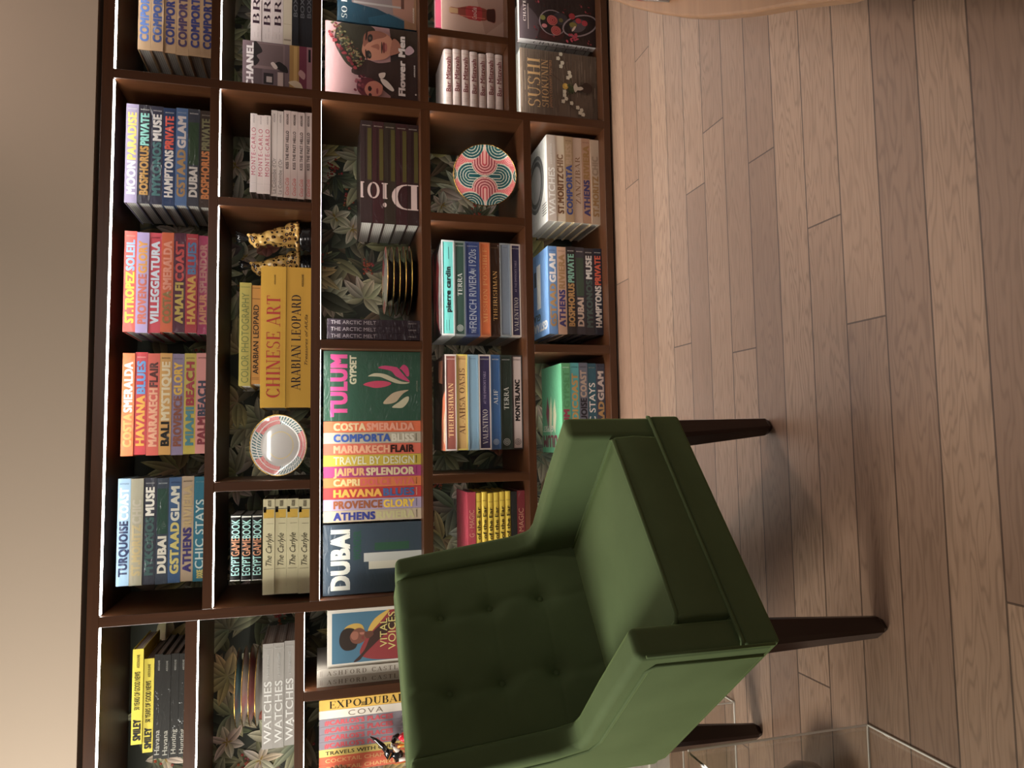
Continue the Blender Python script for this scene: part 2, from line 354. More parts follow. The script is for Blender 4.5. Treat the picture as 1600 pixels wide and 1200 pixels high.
def put_text(mb, segs, mapf, a0, a1, b0, h, gap=0.05, off=0.0005, justify=None):
    """segs: (text, colour[, style]); fitted between a0..a1 along the line, capital height h from b0; mapf(a,b,lift)->xyz"""
    items = []; tot = 0.0
    for sg in segs:
        st = sg[2] if len(sg) > 2 else 'bold'
        if st == 'serif': g_ = serif(sg[0])
        elif st == 'serifx': g_ = serif(sg[0], 0.3)
        elif st == 'thin': g_ = sans(sg[0], 0.0)
        elif st == 'wide': g_ = sans(sg[0], 0.0, 0.0, 1.25)
        elif st == 'ital': g_ = sans(sg[0], 0.0, 0.35)
        elif st == 'mid': g_ = sans(sg[0], 0.022)
        elif st == 'heavy': g_ = sans(sg[0], 0.09)
        else: g_ = sans(sg[0], 0.082)
        items.append((g_, sg[1])); tot += g_[3]-g_[2]
    tot += gap*(len(items)-1)*3
    k = (a1-a0)/tot
    if justify: k = min(k, h*justify)
    x = a0
    for (vs, fs, x0, x1), c in items:
        mb.mesh([mapf(x+(vx-x0)*k, b0+vy*h, off+vl*4e-5) for vx, vy, vl in vs], fs, c)
        x += (x1-x0)*k+gap*3*k
    return x
# ------------------------------------------------------------------ the room shell
def struct(name, boxes, m_):
    mb = MB()
    for a, b_ in boxes: mb.box(a, b_)
    return tag(mb.build(name, m_), kind='structure')
struct('floor', [((-3.2,-4.6,-0.05),(3.6,0.46,0.0))], M['floor'])
BL, BR, BT = -1.66, 2.02, 1.816
struct('wall_back', [((-3.2,0.0,BT+0.016),(3.6,0.46,2.8)), ((-3.2,0.0,0.0),(BL-0.008,0.46,BT+0.016)), ((BR+0.008,0.0,0.0),(3.6,0.46,BT+0.016)), ((BL-0.008,0.43,0.0),(BR+0.008,0.46,BT+0.016))], M['wall'])
struct('wall_left', [((-3.3,-4.6,0.0),(-3.2,0.46,2.8))], M['low_bounce'])
struct('wall_right', [((3.6,-4.6,0.0),(3.7,0.46,2.8))], M['low_bounce'])
struct('wall_front', [((-3.2,-4.7,0.0),(3.6,-4.6,2.8))], M['low_bounce'])
struct('ceiling', [((-3.2,-4.6,2.8),(3.6,0.46,2.9))], M['low_bounce'])

# ------------------------------------------------------------------ the bookcase
DEP = 0.40
case = thing('bookcase', (0.18, 0.0, 0.0), 'wide walnut built-in bookcase of open cells with lit strips and leafy wallpaper behind', 'bookcase')
case_off = Vector((-0.18, 0, 0))
def case_part(name, a, b_, m_, bev=0.0012):
    mb = MB(); mb.box(a, b_); o = mb.build(name, m_, case, loc=case_off)
    if bev: bevel(o, bev, 2)
    return o
case_part('top_board', (BL,0,1.781), (BR,DEP+0.01,BT), M['walnut'])
case_part('plinth_board', (BL,0,0.008), (BR,DEP+0.01,0.036), M['walnut'])
case_part('toe_strip', (BL+0.01,0.012,0.0), (BR-0.01,0.03,0.008), M['black_gloss'], 0)  # black strip standing in for the shadow gap between bottom board and floor
XA0, XA1, XB0, XB1 = -0.571, -0.538, 1.214, 1.246
for a, b_ in ((BL,BL+0.032), (XA0,XA1), (XB0,XB1), (BR-0.032,BR)):
    case_part('upright', (a,0,0.036), (b_,DEP+0.01,1.781), M['walnut_v'])
LX, RX = BL+0.032, BR-0.032
units = {'L': (LX, XA0, [(1.495,1.531),(1.164,1.194),(0.729,0.762),(0.339,0.369)]),
         'M': (XA1, XB0, [(1.452,1.482),(1.115,1.147),(0.7265,0.761),(0.339,0.369)]),
         'R': (XB1, RX, [(1.452,1.482),(1.115,1.147),(0.731,0.763),(0.392,0.424)])}
divs = {('M',1): [(0.805,0.835),(-0.161,-0.13)], ('M',2): [(0.321,0.352)], ('M',3): [(0.80,0.83),(-0.158,-0.128)], ('M',4): [(0.32,0.35)],
        ('R',3): [(1.507,1.536)], ('L',2): [(-0.863,-0.832)]}
for u, (x0, x1, bs) in units.items():
    for z0, z1 in bs: case_part('shelf', (x0,0,z0), (x1,DEP+0.01,z1), M['walnut'])
    tops = [1.781]+[z0 for z0, z1 in bs]; bots = [z1 for z0, z1 in bs]+[0.036]
    for k in range(5):
        ds = sorted(divs.get((u,k), []))
        for a, b_ in ds: case_part('divider', (a,0,bots[k]), (b_,DEP,tops[k]), M['walnut_v'])
        es = [x0]+[e for d_ in ds for e in d_]+[x1]
        for i in range(0, len(es), 2):
            mb = MB(); a, b_ = es[i]+0.004, es[i+1]-0.004; zt = tops[k]
            mb.box((a,0.0035,zt-0.0020), (b_,0.0205,zt-0.0002)) if zt > 1.3 else mb.box((a,0.024,zt-0.0004), (b_,0.050,zt-0.0001)) if zt < 1.0 else mb.box((a,0.006,zt-0.0006), (b_,0.032,zt-0.0001))
            o = mb.build('light_strip', [M['led']], case, loc=case_off)
# wallpaper: one printed sheet; the painted leaves are laid one over another in the mesh
rw = random.Random(11)
wp = MB(); WY = 0.399; lay = [0]
wp.face([(BL,WY,0.036),(BR,WY,0.036),(BR,WY,1.781),(BL,WY,1.781)], (52,54,46))
def jit(c, k=14): return tuple(max(0, min(255, v+rw.uniform(-k, k))) for v in c)
def shade(c, f): return tuple(max(0, min(255, v*f)) for v in c)
def petal(x, z, ang, ln, wd, c0, c1, bend=0.0, vein=True):
    lay[0] += 1; y = WY-0.0004-lay[0]*1.1e-6
    n = 7; lft = []; rgt = []; mid = []
    for i in range(n+1):
        t = i/n; a = ang+bend*t; px = x+math.cos(ang+bend*t*0.5)*ln*t; pz = z+math.sin(ang+bend*t*0.5)*ln*t
        hw = wd*0.5*(math.sin(PI*t**0.8))**0.85 if t < 1 else 0
        nx, nz = -math.sin(a), math.cos(a)
        mid.append((px,y,pz)); lft.append((px+nx*hw,y,pz+nz*hw)); rgt.append((px-nx*hw,y,pz-nz*hw))
    for i in range(n):
        t = i/n; ca = tuple(c0[k]*(1-t)+c1[k]*t for k in range(3)); t = (i+1)/n; cb_ = tuple(c0[k]*(1-t)+c1[k]*t for k in range(3))
        wp.face([mid[i],lft[i],lft[i+1],mid[i+1]], [ca, shade(ca,0.72), shade(cb_,0.72), cb_])
        wp.face([mid[i+1],rgt[i+1],rgt[i],mid[i]], [shade(cb_,0.62), shade(cb_,1.06), shade(ca,1.06), shade(ca,0.62)])
def fan(x, z, ang, n, spread, ln, wd, c0, c1):
    ks = list(range(n)); rw.shuffle(ks)
    for k in ks:
        a = ang+spread*((k/(n-1))-0.5)+rw.uniform(-0.08,0.08)
        petal(x, z, a, ln*rw.uniform(0.75,1.05), wd*rw.uniform(0.8,1.15), jit(c0,10), jit(c1,10), rw.uniform(-0.35,0.35))
def berries(x, z):
    for i in range(26):
        lay[0] += 1; y = WY-0.0004-lay[0]*1.1e-6; r = rw.uniform(0.0035,0.006); cx = x+rw.gauss(0,0.022); cz = z+rw.gauss(0,0.013); c = jit((138,62,46),20)
        wp.face([(cx+r*math.cos(t*PI/4),y,cz+r*math.sin(t*PI/4)) for t in range(8)], c)
        wp.face([(cx-r*.3+r*.3*math.cos(t*PI/3),y-5e-7,cz+r*.3+r*.3*math.sin(t*PI/3)) for t in range(6)], (205,130,105))
PAL = [((136,134,104),(236,226,194)), ((118,118,92),(214,206,166)), ((160,150,122),(246,236,212)), ((100,104,86),(184,180,150)), ((150,134,94),(232,212,150))]
for i in range(1400):
    c0, c1 = rw.choice([((40,44,36),(92,94,74)),((66,66,50),(136,130,98)),((84,74,56),(146,126,94)),((112,108,84),(172,166,130))])
    petal(rw.uniform(BL+.1,BR-.1), rw.uniform(0.12,1.72), rw.uniform(0,2*PI), rw.uniform(0.08,0.17), rw.uniform(0.03,0.06), jit(c0,6), jit(c1,10), rw.uniform(-.6,.6))
gx = 27; gz = 14
cells = [(i,j) for i in range(gx) for j in range(gz)]; rw.shuffle(cells)
for i, j in cells:
    x = BL+0.12+(BR-BL-0.24)*(i+rw.uniform(0.1,0.9))/gx; z = 0.11+1.6*(j+rw.uniform(0.1,0.9))/gz
    k = rw.random(); a = rw.uniform(0,2*PI)
    if k < 0.38: c0, c1 = rw.choice(PAL); fan(x, z, a, rw.randint(6,9), rw.uniform(2.6,5.4), rw.uniform(0.10,0.16), 0.042, c0, c1)
    elif k < 0.58:
        fan(x, z, a, 6, 2*PI*5/6, rw.uniform(0.06,0.085), 0.032, (176,156,130), (240,228,206))
        for q in range(4): petal(x, z, rw.uniform(0,6.3), 0.02, 0.006, (150,120,60), (190,160,90))
    elif k < 0.74:
        c0, c1 = rw.choice(PAL)
        for q in range(5): petal(x+rw.uniform(-.05,.05), z+rw.uniform(-.05,.05), a+rw.uniform(-.9,.9), rw.uniform(.1,.16), rw.uniform(.04,.065), jit(c0), jit(c1), rw.uniform(-.6,.6))
    elif k < 0.86: fan(x, z, a, 7, 2.4, 0.1, 0.024, (58,62,50), (126,124,100)); berries(x+.02, z)
    elif k < 0.93: fan(x, z, a, 5, 4.6, 0.05, 0.042, (150,84,66), (206,138,116)); petal(x, z, a, .03, .01, (190,150,90), (210,180,110))
    else: petal(x, z, a, 0.2, 0.085, (74,80,66), (158,154,130), rw.uniform(-.4,.4)); petal(x+.03, z-.04, a+.7, 0.16, 0.07, (60,66,56), (120,120,98), .3)
wp.build('wallpaper_panel', M['paper'], case, loc=case_off)

# ------------------------------------------------------------------ the armchair
ch = thing('armchair', (-0.1915,-1.107,0.0), 'green velvet armchair with tufted back, sloping arms and dark tapered legs', 'armchair', None, math.atan2(-0.763,0.646))
V = M['velvet']
def soft(o, wd, seg=4):
    bevel(o, wd, seg, 25); o.data.polygons.foreach_set('use_smooth', [True]*len(o.data.polygons))
    md = o.modifiers.new('weighted', 'WEIGHTED_NORMAL'); md.keep_sharp = True
    return o
def profile_panel(name, prof, s0, s1, wd):
    mb = MB(); n = len(prof)
    vs = [(a,s0,z) for a, z in prof]+[(a,s1,z) for a, z in prof]
    fs = [tuple(range(n)), tuple(range(2*n-1,n-1,-1))]+[(i,i+n,(i+1)%n+n,(i+1)%n) for i in range(n)]
    mb.mesh(vs, fs); return soft(mb.build(name, V, ch, fix=True), wd)
prof = [(0.030,0.268),(0.032,0.563),(-0.20,0.556),(-0.40,0.546),(-0.438,0.552),(-0.462,0.590),(-0.552,0.912),(-0.66,0.905),(-0.625,0.268)]
profile_panel('arm_panel', prof, 0.224, 0.288, 0.016)
profile_panel('arm_panel', prof, -0.299, -0.236, 0.016)
mb = MB(); mb.box((-0.62,-0.297,0.264),(0.036,0.286,0.342)); soft(mb.build('seat_rail', V, ch), 0.010)
wp_ = MB()
wp_.tube([(0.030,-0.295,0.346),(0.0365,-0.288,0.346),(0.0365,0.278,0.346),(0.030,0.284,0.346)], 0.0042, 10)
wp_.tube([(-0.01,-0.300,0.285),(-0.006,-0.300,0.515),(-0.03,-0.300,0.525),(-0.40,-0.300,0.508),(-0.452,-0.300,0.520),(-0.50,-0.300,0.60),(-0.585,-0.300,0.875)], 0.004, 8)
wp_.tube([(-0.01,0.289,0.285),(-0.006,0.289,0.515),(-0.03,0.289,0.525),(-0.40,0.289,0.508),(-0.452,0.289,0.520),(-0.50,0.289,0.60),(-0.585,0.289,0.875)], 0.004, 8)
wp_.tube([(0.034,-0.2985,0.28),(0.034,-0.2985,0.545)], 0.0035, 8)
wp_.build('piping', V, ch, smooth=True)
# seat cushion with a crown and a welt along its top edge
mb = MB(); na, ns = 24, 22; s0, s1 = -0.232, 0.220
def seat_top(a, s):
    u = (a+0.47)/0.506; v = (s-s0)/(s1-s0); cr = 0.014*(1-(2*u-1)**4)*(1-(2*v-1)**4)
    return 0.428+0.030*u+cr
vs = []; fs = []
for i in range(na+1):
    for j in range(ns+1):
        a = -0.47+0.506*i/na; s_ = s0+(s1-s0)*j/ns; vs.append((a,s_,seat_top(a,s_)))
for i in range(na):
    for j in range(ns): fs.append((i*(ns+1)+j,(i+1)*(ns+1)+j,(i+1)*(ns+1)+j+1,i*(ns+1)+j+1))
rim = [i*(ns+1) for i in range(na+1)]+[na*(ns+1)+j for j in range(1,ns+1)]+[i*(ns+1)+ns for i in range(na-1,-1,-1)]+[j for j in range(ns-1,0,-1)]
k0 = len(vs)
for q in rim: a, s_, z = vs[q]; vs.append((a+(0.006 if a > 0.03 else 0),s_,0.405))
k1 = len(vs)
for q in rim: a, s_, z = vs[q]; vs.append((a,s_,0.345))
for q in range(len(rim)):
    r_ = (q+1) % len(rim); fs.append((rim[q],k0+q,k0+r_,rim[r_])); fs.append((k0+q,k1+q,k1+r_,k0+r_))
mb.mesh(vs, fs); o = mb.build('seat_cushion', V, ch, fix=True); soft(o, 0.008, 3)
mb = MB(); mb.tube([(-0.44,0.2195,seat_top(-0.44,s1)),(-0.2,0.2195,seat_top(-0.2,s1)),(0.02,0.2195,seat_top(0.02,s1)),(0.034,0.210,seat_top(0.034,0.21)),(0.036,0.12,seat_top(0.036,0.12)),(0.036,0.0,seat_top(0.036,0)),(0.036,-0.12,seat_top(0.036,-0.12)),(0.034,-0.222,seat_top(0.034,-0.22)),(0.02,-0.2315,seat_top(0.02,s0)),(-0.2,-0.2315,seat_top(-0.2,s0))], 0.0042, 8)
mb.build('cushion_welt', V, ch, smooth=True)
# tufted back
btn = [(s_, z) for s_ in (0.088,-0.108) for z in (0.547,0.679,0.805)]
def back_front(s, z):
    v = (s+0.006)/0.229; a = -0.448-(z-0.45)*0.245
    a += 0.022*(1-abs(v)**3.5)
    for bs, bz in btn:
        d2 = ((s-bs)**2+(z-bz)**2); a -= 0.015*math.exp(-d2/0.028**2)+0.008*math.exp(-d2/0.008**2)
    for bs in (0.088,-0.108): a -= 0.0035*math.exp(-((s-bs-0.012*math.sin((z-0.547)*24))/0.013)**2)
    for bz in (0.547,0.679,0.805): a -= 0.0008*math.exp(-((z-bz)/0.0035)**2)
    return a
mb = MB(); nj, nk = 110, 130; vs = []; fs = []
zt = 0.912
for k in range(nk+1):
    z = 0.40+(zt-0.40)*k/nk
    for j in range(nj+1):
        s_ = -0.2355+0.459*j/nj; edge = min(j, nj-j)/nj; a = back_front(s_, z)
        if z > zt-0.03: t = (z-(zt-0.03))/0.03; a -= 0.03*(1-math.sqrt(max(0,1-t*t)))
        vs.append((a,s_,z))
for k in range(nk):
    for j in range(nj): fs.append((k*(nj+1)+j,k*(nj+1)+j+1,(k+1)*(nj+1)+j+1,(k+1)*(nj+1)+j))
b0 = len(vs); n_ = nj+1
for j in range(n_): s_ = -0.2355+0.459*j/nj; vs.append((-0.655,s_,zt))
for j in range(n_): s_ = -0.2355+0.459*j/nj; vs.append((-0.615,s_,0.40))
for j in range(nj):
    fs.append((nk*n_+j,nk*n_+j+1,b0+j+1,b0+j)); fs.append((b0+j,b0+j+1,b0+n_+j+1,b0+n_+j))
for e in (0, nj): fs.append(tuple([k*n_+e for k in range(nk+1)]+[b0+e,b0+n_+e]))
mb.mesh(vs, fs); o = mb.build('back_cushion', V, ch, smooth=True, fix=True)
for p in o.data.polygons:
    if len(p.vertices) > 4: p.use_smooth = False
for bs, bz in btn:
    mb = MB(); a = back_front(bs,bz); mb.ball((a+0.003,bs,bz), (0.006,0.009,0.009), 8); mb.build('tuft_button', V, ch, smooth=True)
mb = MB(); mb.box((-0.675,-0.292,0.268),(-0.622,0.281,0.55)); soft(mb.build('rear_panel', V, ch), 0.012)
def leg(fa, fs_, da, ds, splay=0.0):
    mb = MB(); wt, wb = 0.056, 0.036; lv = []
    for z, w_ in ((0.268,wt),(0.014,wb),(0.0,wb-0.012)):
        ca = fa-da*w_/2; cs = fs_-ds*w_/2; h = w_/2; ca -= splay*(0.268-z)/0.268
        if z == 0.0: ca = fa-da*wb/2-splay; cs = fs_-ds*wb/2
        c_ = h*0.3
        lv.append([(ca-h,cs-h+c_,z),(ca-h,cs+h-c_,z),(ca-h+c_,cs+h,z),(ca+h-c_,cs+h,z),(ca+h,cs+h-c_,z),(ca+h,cs-h+c_,z),(ca+h-c_,cs-h,z),(ca-h+c_,cs-h,z)])
    vs = [p for l_ in lv for p in l_]; fs = [tuple(range(8)), tuple(range(23,15,-1))]
    for i in range(2):
        for j in range(8): fs.append((i*8+j,(i+1)*8+j,(i+1)*8+(j+1)%8,i*8+(j+1)%8))
    mb.mesh(vs, fs); mb.build('leg', M['leg'], ch, fix=True)
leg(0.022,0.288,1,1); leg(0.022,-0.292,1,-1); leg(-0.605,0.285,-1,1,-0.035); leg(-0.605,-0.290,-1,-1,-0.0)

# ------------------------------------------------------------------ acrylic stands, marble plinth, dark ornament
def acrylic_stand(name, label, x0, x1, y0, y1, h):
    r_ = thing(name, (x1,y1,0), label, 'display case', 'clear acrylic display cases')
    t_ = 0.005; off = (-x1,-y1,0)
    def pane(a, b_):
        mb = MB(); mb.box(a, b_); mb.build('pane', M['acrylic'], r_, loc=off)
    pane((x0,y1-t_,0.001),(x1,y1,h)); pane((x1-t_,y0,0.001),(x1,y1-t_,h)); pane((x0,y0,0.001),(x1-t_,y0+t_,h)); pane((x0,y0+t_,0.001),(x0+t_,y1-t_,h)); pane((x0,y0,h),(x1,y1,h+t_))
    e = 0.0016
    for a, b_ in (((x1-e,y1-e,0.001),(x1+e,y1+e,h)), ((x1-e,y0-e,0.001),(x1+e,y0+e,h)), ((x0,y1-e,0.0005),(x1,y1+e,0.004)), ((x1-e,y0,0.0005),(x1+e,y1,0.004)), ((x0,y0-e,0.0005),(x1,y0+e,0.004))):
        mb = MB(); mb.box(a, b_); mb.build('edge', M['acrylic_edge'], r_, loc=off)
acrylic_stand('display_case', 'clear acrylic case nearest the camera, beside the dark ornament left of the armchair', -1.25, -0.613, -1.75, -1.234, 0.42)
acrylic_stand('display_case', 'clear acrylic case partly hidden behind the armchair rear leg', -1.2, -0.742, -0.725, -0.42, 0.24)
pl = thing('plinth', (-1.25,-0.2,0), 'low white marble plinth with recessed front panel behind the armchair', 'plinth')
mb = MB(); off = (1.25,0.2,0)
mb.box((-1.75,-0.32,0.0),(-0.93,-0.06,0.07)); mb.box((-1.75,-0.32,0.30),(-0.93,-0.06,0.36)); mb.box((-1.02,-0.32,0.07),(-0.93,-0.06,0.30)); mb.box((-1.75,-0.32,0.07),(-1.66,-0.06,0.30)); mb.build('frame', M['marble'], pl, loc=off)
mb = MB(); mb.box((-1.66,-0.305,0.07),(-1.02,-0.09,0.30)); mb.build('recessed_panel', M['marble'], pl, loc=off)
mb = MB(); mb.lathe([(0.0,0.0),(0.06,0.002),(0.10,0.02),(0.125,0.06),(0.13,0.10),(0.115,0.15),(0.08,0.185),(0.04,0.2),(0.0,0.203)], 48)
o = mb.build('ornament', M['dark_gloss'], smooth=True, loc=(-0.86,-1.12,0)); o.scale = (1.0,0.8,0.72)
tag(o, 'glossy dark grey rounded ornament on the floor behind the nearest acrylic case', 'ornament')

# curved pale oak display table, its edge just enters the frame at the right of the room
tb = thing('display_table', (1.9,-1.9,0), 'curved pale oak display table whose edge shows at the far right', 'table')
edge = [(1.60,-0.20),(1.36,-0.56),(1.08,-0.971),(0.995,-1.079),(0.91,-1.195),(0.84,-1.298),(0.785,-1.386),(0.74,-1.467),(0.704,-1.534),(0.657,-1.63),(0.601,-1.736),(0.52,-1.95),(0.46,-2.2)]
def slab(name, pts, z0, z1, m_, parent, off, bw):
    mb = MB(); n = len(pts); vs = [(x,y,z0) for x, y in pts]+[(x,y,z1) for x, y in pts]
    mb.mesh(vs, [tuple(range(n)), tuple(range(2*n-1,n-1,-1))]+[(i,i+n,(i+1)%n+n,(i+1)%n) for i in range(n)])
    o = mb.build(name, m_, parent, fix=True, loc=off); bevel(o, bw, 3); return o
off = (-1.9,1.9,0)
slab('table_top', edge+[(1.3,-2.2),(2.3,-0.6),(2.2,-0.2)], 0.385, 0.42, M['oak_light'], tb, off, 0.006)
mb = MB(); mb.lathe([(0.0,0.0),(0.2,0.0),(0.2,0.385),(0.0,0.385)], 32, org=(1.62,-1.1,0)); mb.build('pedestal', M['oak_light'], tb, loc=off)
# ------------------------------------------------------------------ books
ORD = {1:'topmost',2:'second down',3:'third down',4:'fourth down',5:'fifth down',6:'sixth down',7:'seventh down',8:'eighth down',9:'ninth down'}
rb = random.Random(5)
def flatmap(Lb): return lambda a, b_, c: (a, c, b_)
def standmap(Lb): return lambda a, b_, c: (b_, c, Lb-a)
def sidemap(Lb): return lambda a, b_, c: (c, Lb-a, b_)
def abox(mb, mp, a, b_, col, mi=0):
    p = mp(*a); q = mp(*b_)
    mb.box([min(p[i],q[i]) for i in range(3)], [max(p[i],q[i]) for i in range(3)], col, mi)
PUB = 'ASSOULINE'
def book(loc, Lb, T, D, label, group, e, orient='flat', name='book'):
    """one closed book: root > cover, page_block, spine_lettering"""
    r_ = thing(name, loc, label, 'book', group)
    mp = {'flat':flatmap,'stand':standmap,'side':sidemap}[orient](Lb)
    bg = e['bg']; kind = e.get('kind','hard'); mt = M['film'] if e.get('film',1) else M['matte']
    mb = MB(); pb = MB(); t_ = 0.003; fr = 0.0
    if kind == 'hard':
        side = e.get('side', bg)
        abox(mb, mp, (0,0,0), (Lb,T,t_), bg); abox(mb, mp, (0,T-t_,t_), (Lb,T,D), side); abox(mb, mp, (0,0,t_), (Lb,t_,D), side)
        abox(pb, mp, (0.004,t_,t_), (Lb-0.004,T-t_,D-0.005), (180,176,168))
    elif kind == 'round':
        n = 8; pr = [(T/2-T/2*math.cos(PI*i/n), 0.012-0.007*math.sin(PI*i/n)**0.8-0.005*min(1,i*(n-i))) for i in range(n+1)]
        for i in range(n):
            b0_, c0_ = pr[i]; b1_, c1_ = pr[i+1]
            mb.face([mp(0,b0_,c0_),mp(Lb,b0_,c0_),mp(Lb,b1_,c1_),mp(0,b1_,c1_)], bg)
            mb.face([mp(0,b0_,c0_),mp(0,b1_,c1_),mp(0,b1_,0.013),mp(0,b0_,0.013)], bg); mb.face([mp(Lb,b0_,c0_),mp(Lb,b1_,c1_),mp(Lb,b1_,0.013),mp(Lb,b0_,0.013)], bg)
        abox(mb, mp, (0,T-0.002,0.012), (Lb,T,D), bg); abox(mb, mp, (0,0,0.012), (Lb,0.002,D), bg)
        abox(pb, mp, (0.003,0.002,0.013), (Lb-0.003,T-0.002,D-0.004), (190,186,178))
        fr = 0.0
    else:                                   # slipcase: a box open at the spine, the book slid inside it
        cc = e.get('case',(150,150,150)); q = 0.0045; fr = 0.0022
        abox(mb, mp, (0,0,0), (Lb,q,D), cc); abox(mb, mp, (0,T-q,0), (Lb,T,D), e.get('side',cc)); abox(mb, mp, (0,q,0), (q*1.3,T-q,D), cc); abox(mb, mp, (Lb-q*1.3,q,0), (Lb,T-q,D), cc)
        abox(pb, mp, (q*1.3,q,fr), (Lb-q*1.3,T-q,D-0.01), bg)
    mb.build('slipcase' if kind == 'case' else 'cover', mt, r_)
    pb.build('book_spine' if kind == 'case' else 'page_block', mt if kind == 'case' else M['pages'], r_)
    def mf(a, b_, lift): return mp(a, b_, fr-lift)
    lt = mt; h = e.get('h',0.70); a0, a1 = e.get('at',(0.085,0.915))
    if e.get('bars'):
        for (a0_,a1_,b0_,b1_,c_) in e['bars']:
            tb_ = MB(); tb_.face([mf(a0_*Lb,b0_*T,0.0003),mf(a1_*Lb,b0_*T,0.0003),mf(a1_*Lb,b1_*T,0.0003),mf(a0_*Lb,b1_*T,0.0003)], c_); tb_.build('spine_band', lt, r_)
    if e.get('segs'):
        tb_ = MB(); put_text(tb_, e['segs'], mf, a0*Lb, a1*Lb, T*(1-h)/2-0.0003+e.get('dz',0)*T, T*h, e.get('gap',0.05), 0.0006); tb_.build('title_lettering', lt, r_)
    for tx in e.get('more', []):            # (text, colour, style, a0, a1, b0, h)
        tb_ = MB(); put_text(tb_, [(tx[0],tx[1],tx[2])], mf, tx[3]*Lb, tx[4]*Lb, T*tx[5], T*tx[6], 0.05, 0.0006); tb_.build('small_lettering', lt, r_)
    pc = e.get('pub')
    if pc:
        am = Lb*0.957; tb_ = MB(); put_text(tb_, [(PUB,pc,'mid')], lambda t, u, lf: mf(am-u, t, lf), T*0.14, T*0.86, 0, 0.0042, 0.05, 0.0006); tb_.build('publisher_mark', lt, r_)
    if e.get('emblem'):
        ea, ec = e['emblem']; R0 = T*0.30; tb_ = MB()
        for rr, cc_ in ((R0,ec),(R0*0.86,bg),(R0*0.62,ec),(R0*0.45,bg),(R0*0.2,ec)):
            k_ = 0.0004+0.0001*(R0-rr)/R0*5
            tb_.face([mf(ea*Lb+rr*math.cos(2*PI*i/24), T/2+rr*math.sin(2*PI*i/24), k_) for i in range(24)], cc_)
        tb_.build('emblem', lt, r_)
    if e.get('top_art'):                    # shapes on the upward cover: (a, c) fractions, or text
        ab = MB(); k_ = 0
        for s_ in e['top_art']:
            k_ += 1; up = T+0.0002+0.00012*k_
            if s_[0] == 'poly': ab.face([mp(a*Lb, up, c*D) for a, c in s_[1]], s_[2])
            else:
                _, tx, col, st, c0_, c1_, av, hh = s_   # text runs away from the spine, its top towards the left end
                put_text(ab, [(tx,col,st)], lambda t, u, lf: mp(av*Lb-u, up+lf, t), c0_*D, c1_*D, 0, hh*Lb)
        ab.build('cover_art', mt, r_)
    return r_
def stack(group, desc, z, x0, x1, yf, D, Ts, es, jit_=0.0025):
    zz = z+0.0006+sum(Ts)
    tot = len(es)
    for i, (T, e) in enumerate(zip(Ts, es)):
        zz -= T
        o = 'bottom' if i == tot-1 and tot > 1 else ORD[i+1]
        lb = '%s, %s %s' % (e['look'], o, desc)
        dx = rb.uniform(-jit_, jit_); dy = rb.uniform(0, 0.004)
        book((x0+dx, yf+dy, zz+0.0003), x1-x0, T-0.0006, D, lb, group, e)
def row(group, desc, x0, z, yf, D, H, Ts, es, last='leftmost'):
    """books standing side by side, listed from the right; spines read downwards"""
    x = x0
    for i, (T, e) in enumerate(zip(Ts, es)):
        x -= T
        book((x+0.0004, yf+rb.uniform(0,0.003), z+0.0005), H, T-0.0008, D, e['look']+', '+desc, group, e, 'stand')
def B(look, bg, segs, **k): d = dict(look=look, bg=bg, segs=segs); d.update(k); return d
W_ = (232,228,222)
def t2(a, ca, b_, cb_): return [(a,ca),(b_,cb_)]
# --- top shelf, middle bay
YF = 0.055
G = 'travel books stacked flat on the top shelf'
stack(G, 'in top-shelf stack by right upright', 1.482, 0.811, 1.155, YF, 0.255, [0.0388]*7, [
 B('lavender hardback with white and gold lettering', (160,148,186), t2('MOON',(228,224,236),'PARADISE',(240,206,96)), pub=W_),
 B('black hardback with gold and aqua lettering', (46,42,56), t2('BOSPHORUS',(196,146,64),'PRIVATE',(150,224,214)), pub=W_),
 B('charcoal hardback with teal and white lettering', (56,56,76), t2('MYKONOS',(76,124,126),'MUSE',(236,230,228)), pub=W_),
 B('navy hardback with white and red lettering', (34,60,104), t2('HAMPTONS',(236,230,226),'PRIVATE',(236,84,60)), pub=W_),
 B('steel blue hardback with tan and pale lettering', (80,114,164), t2('GSTAAD',(180,142,92),'GLAM',(228,216,214)), pub=(170,180,200)),
 B('slate hardback with pale lettering and green block', (62,64,76), [('DUBAI',(214,206,200))], at=(0.09,0.40), bars=[(0.42,0.86,0.08,0.92,(50,72,48))], pub=W_),
 B('dark brown hardback with orange and olive lettering', (66,52,46), t2('BOSPHORUS',(206,124,56),'PRIVATE',(132,128,92)), pub=(170,160,150))])
stack(G, 'in top-shelf stack second from right', 1.482, 0.373, 0.714, YF, 0.255, [0.0381]*7, [
 B('coral hardback with yellow and blue lettering', (230,80,68), t2('ST.TROPEZ',(252,222,40),'SOLEIL',(150,190,240)), pub=(248,180,170)),
 B('lilac hardback with coral and gold lettering', (186,166,222), t2('PROVENCE',(220,112,92),'GLORY',(236,164,60))),
 B('crimson hardback with pale blue lettering', (208,48,74), [('VILLEGGIATURA',(214,222,238))], pub=(90,20,30)),
 B('burnt orange hardback with olive and salmon lettering', (216,88,26), t2('COSTA',(150,116,56),'SMERALDA',(236,148,120))),
 B('plum hardback with gold and red lettering', (86,32,58), t2('AMALFI',(200,172,72),'COAST',(204,58,56))),
 B('crimson hardback with gold and blue lettering', (178,24,46), t2('HAVANA',(222,164,58),'BLUES',(82,118,166)), pub=(230,200,190)),
 B('magenta hardback with dusty pink lettering', (176,44,96), [('JAIPUR',(216,140,100)),('SPLENDOR',(196,128,124))], dz=0.06, h=0.6)])
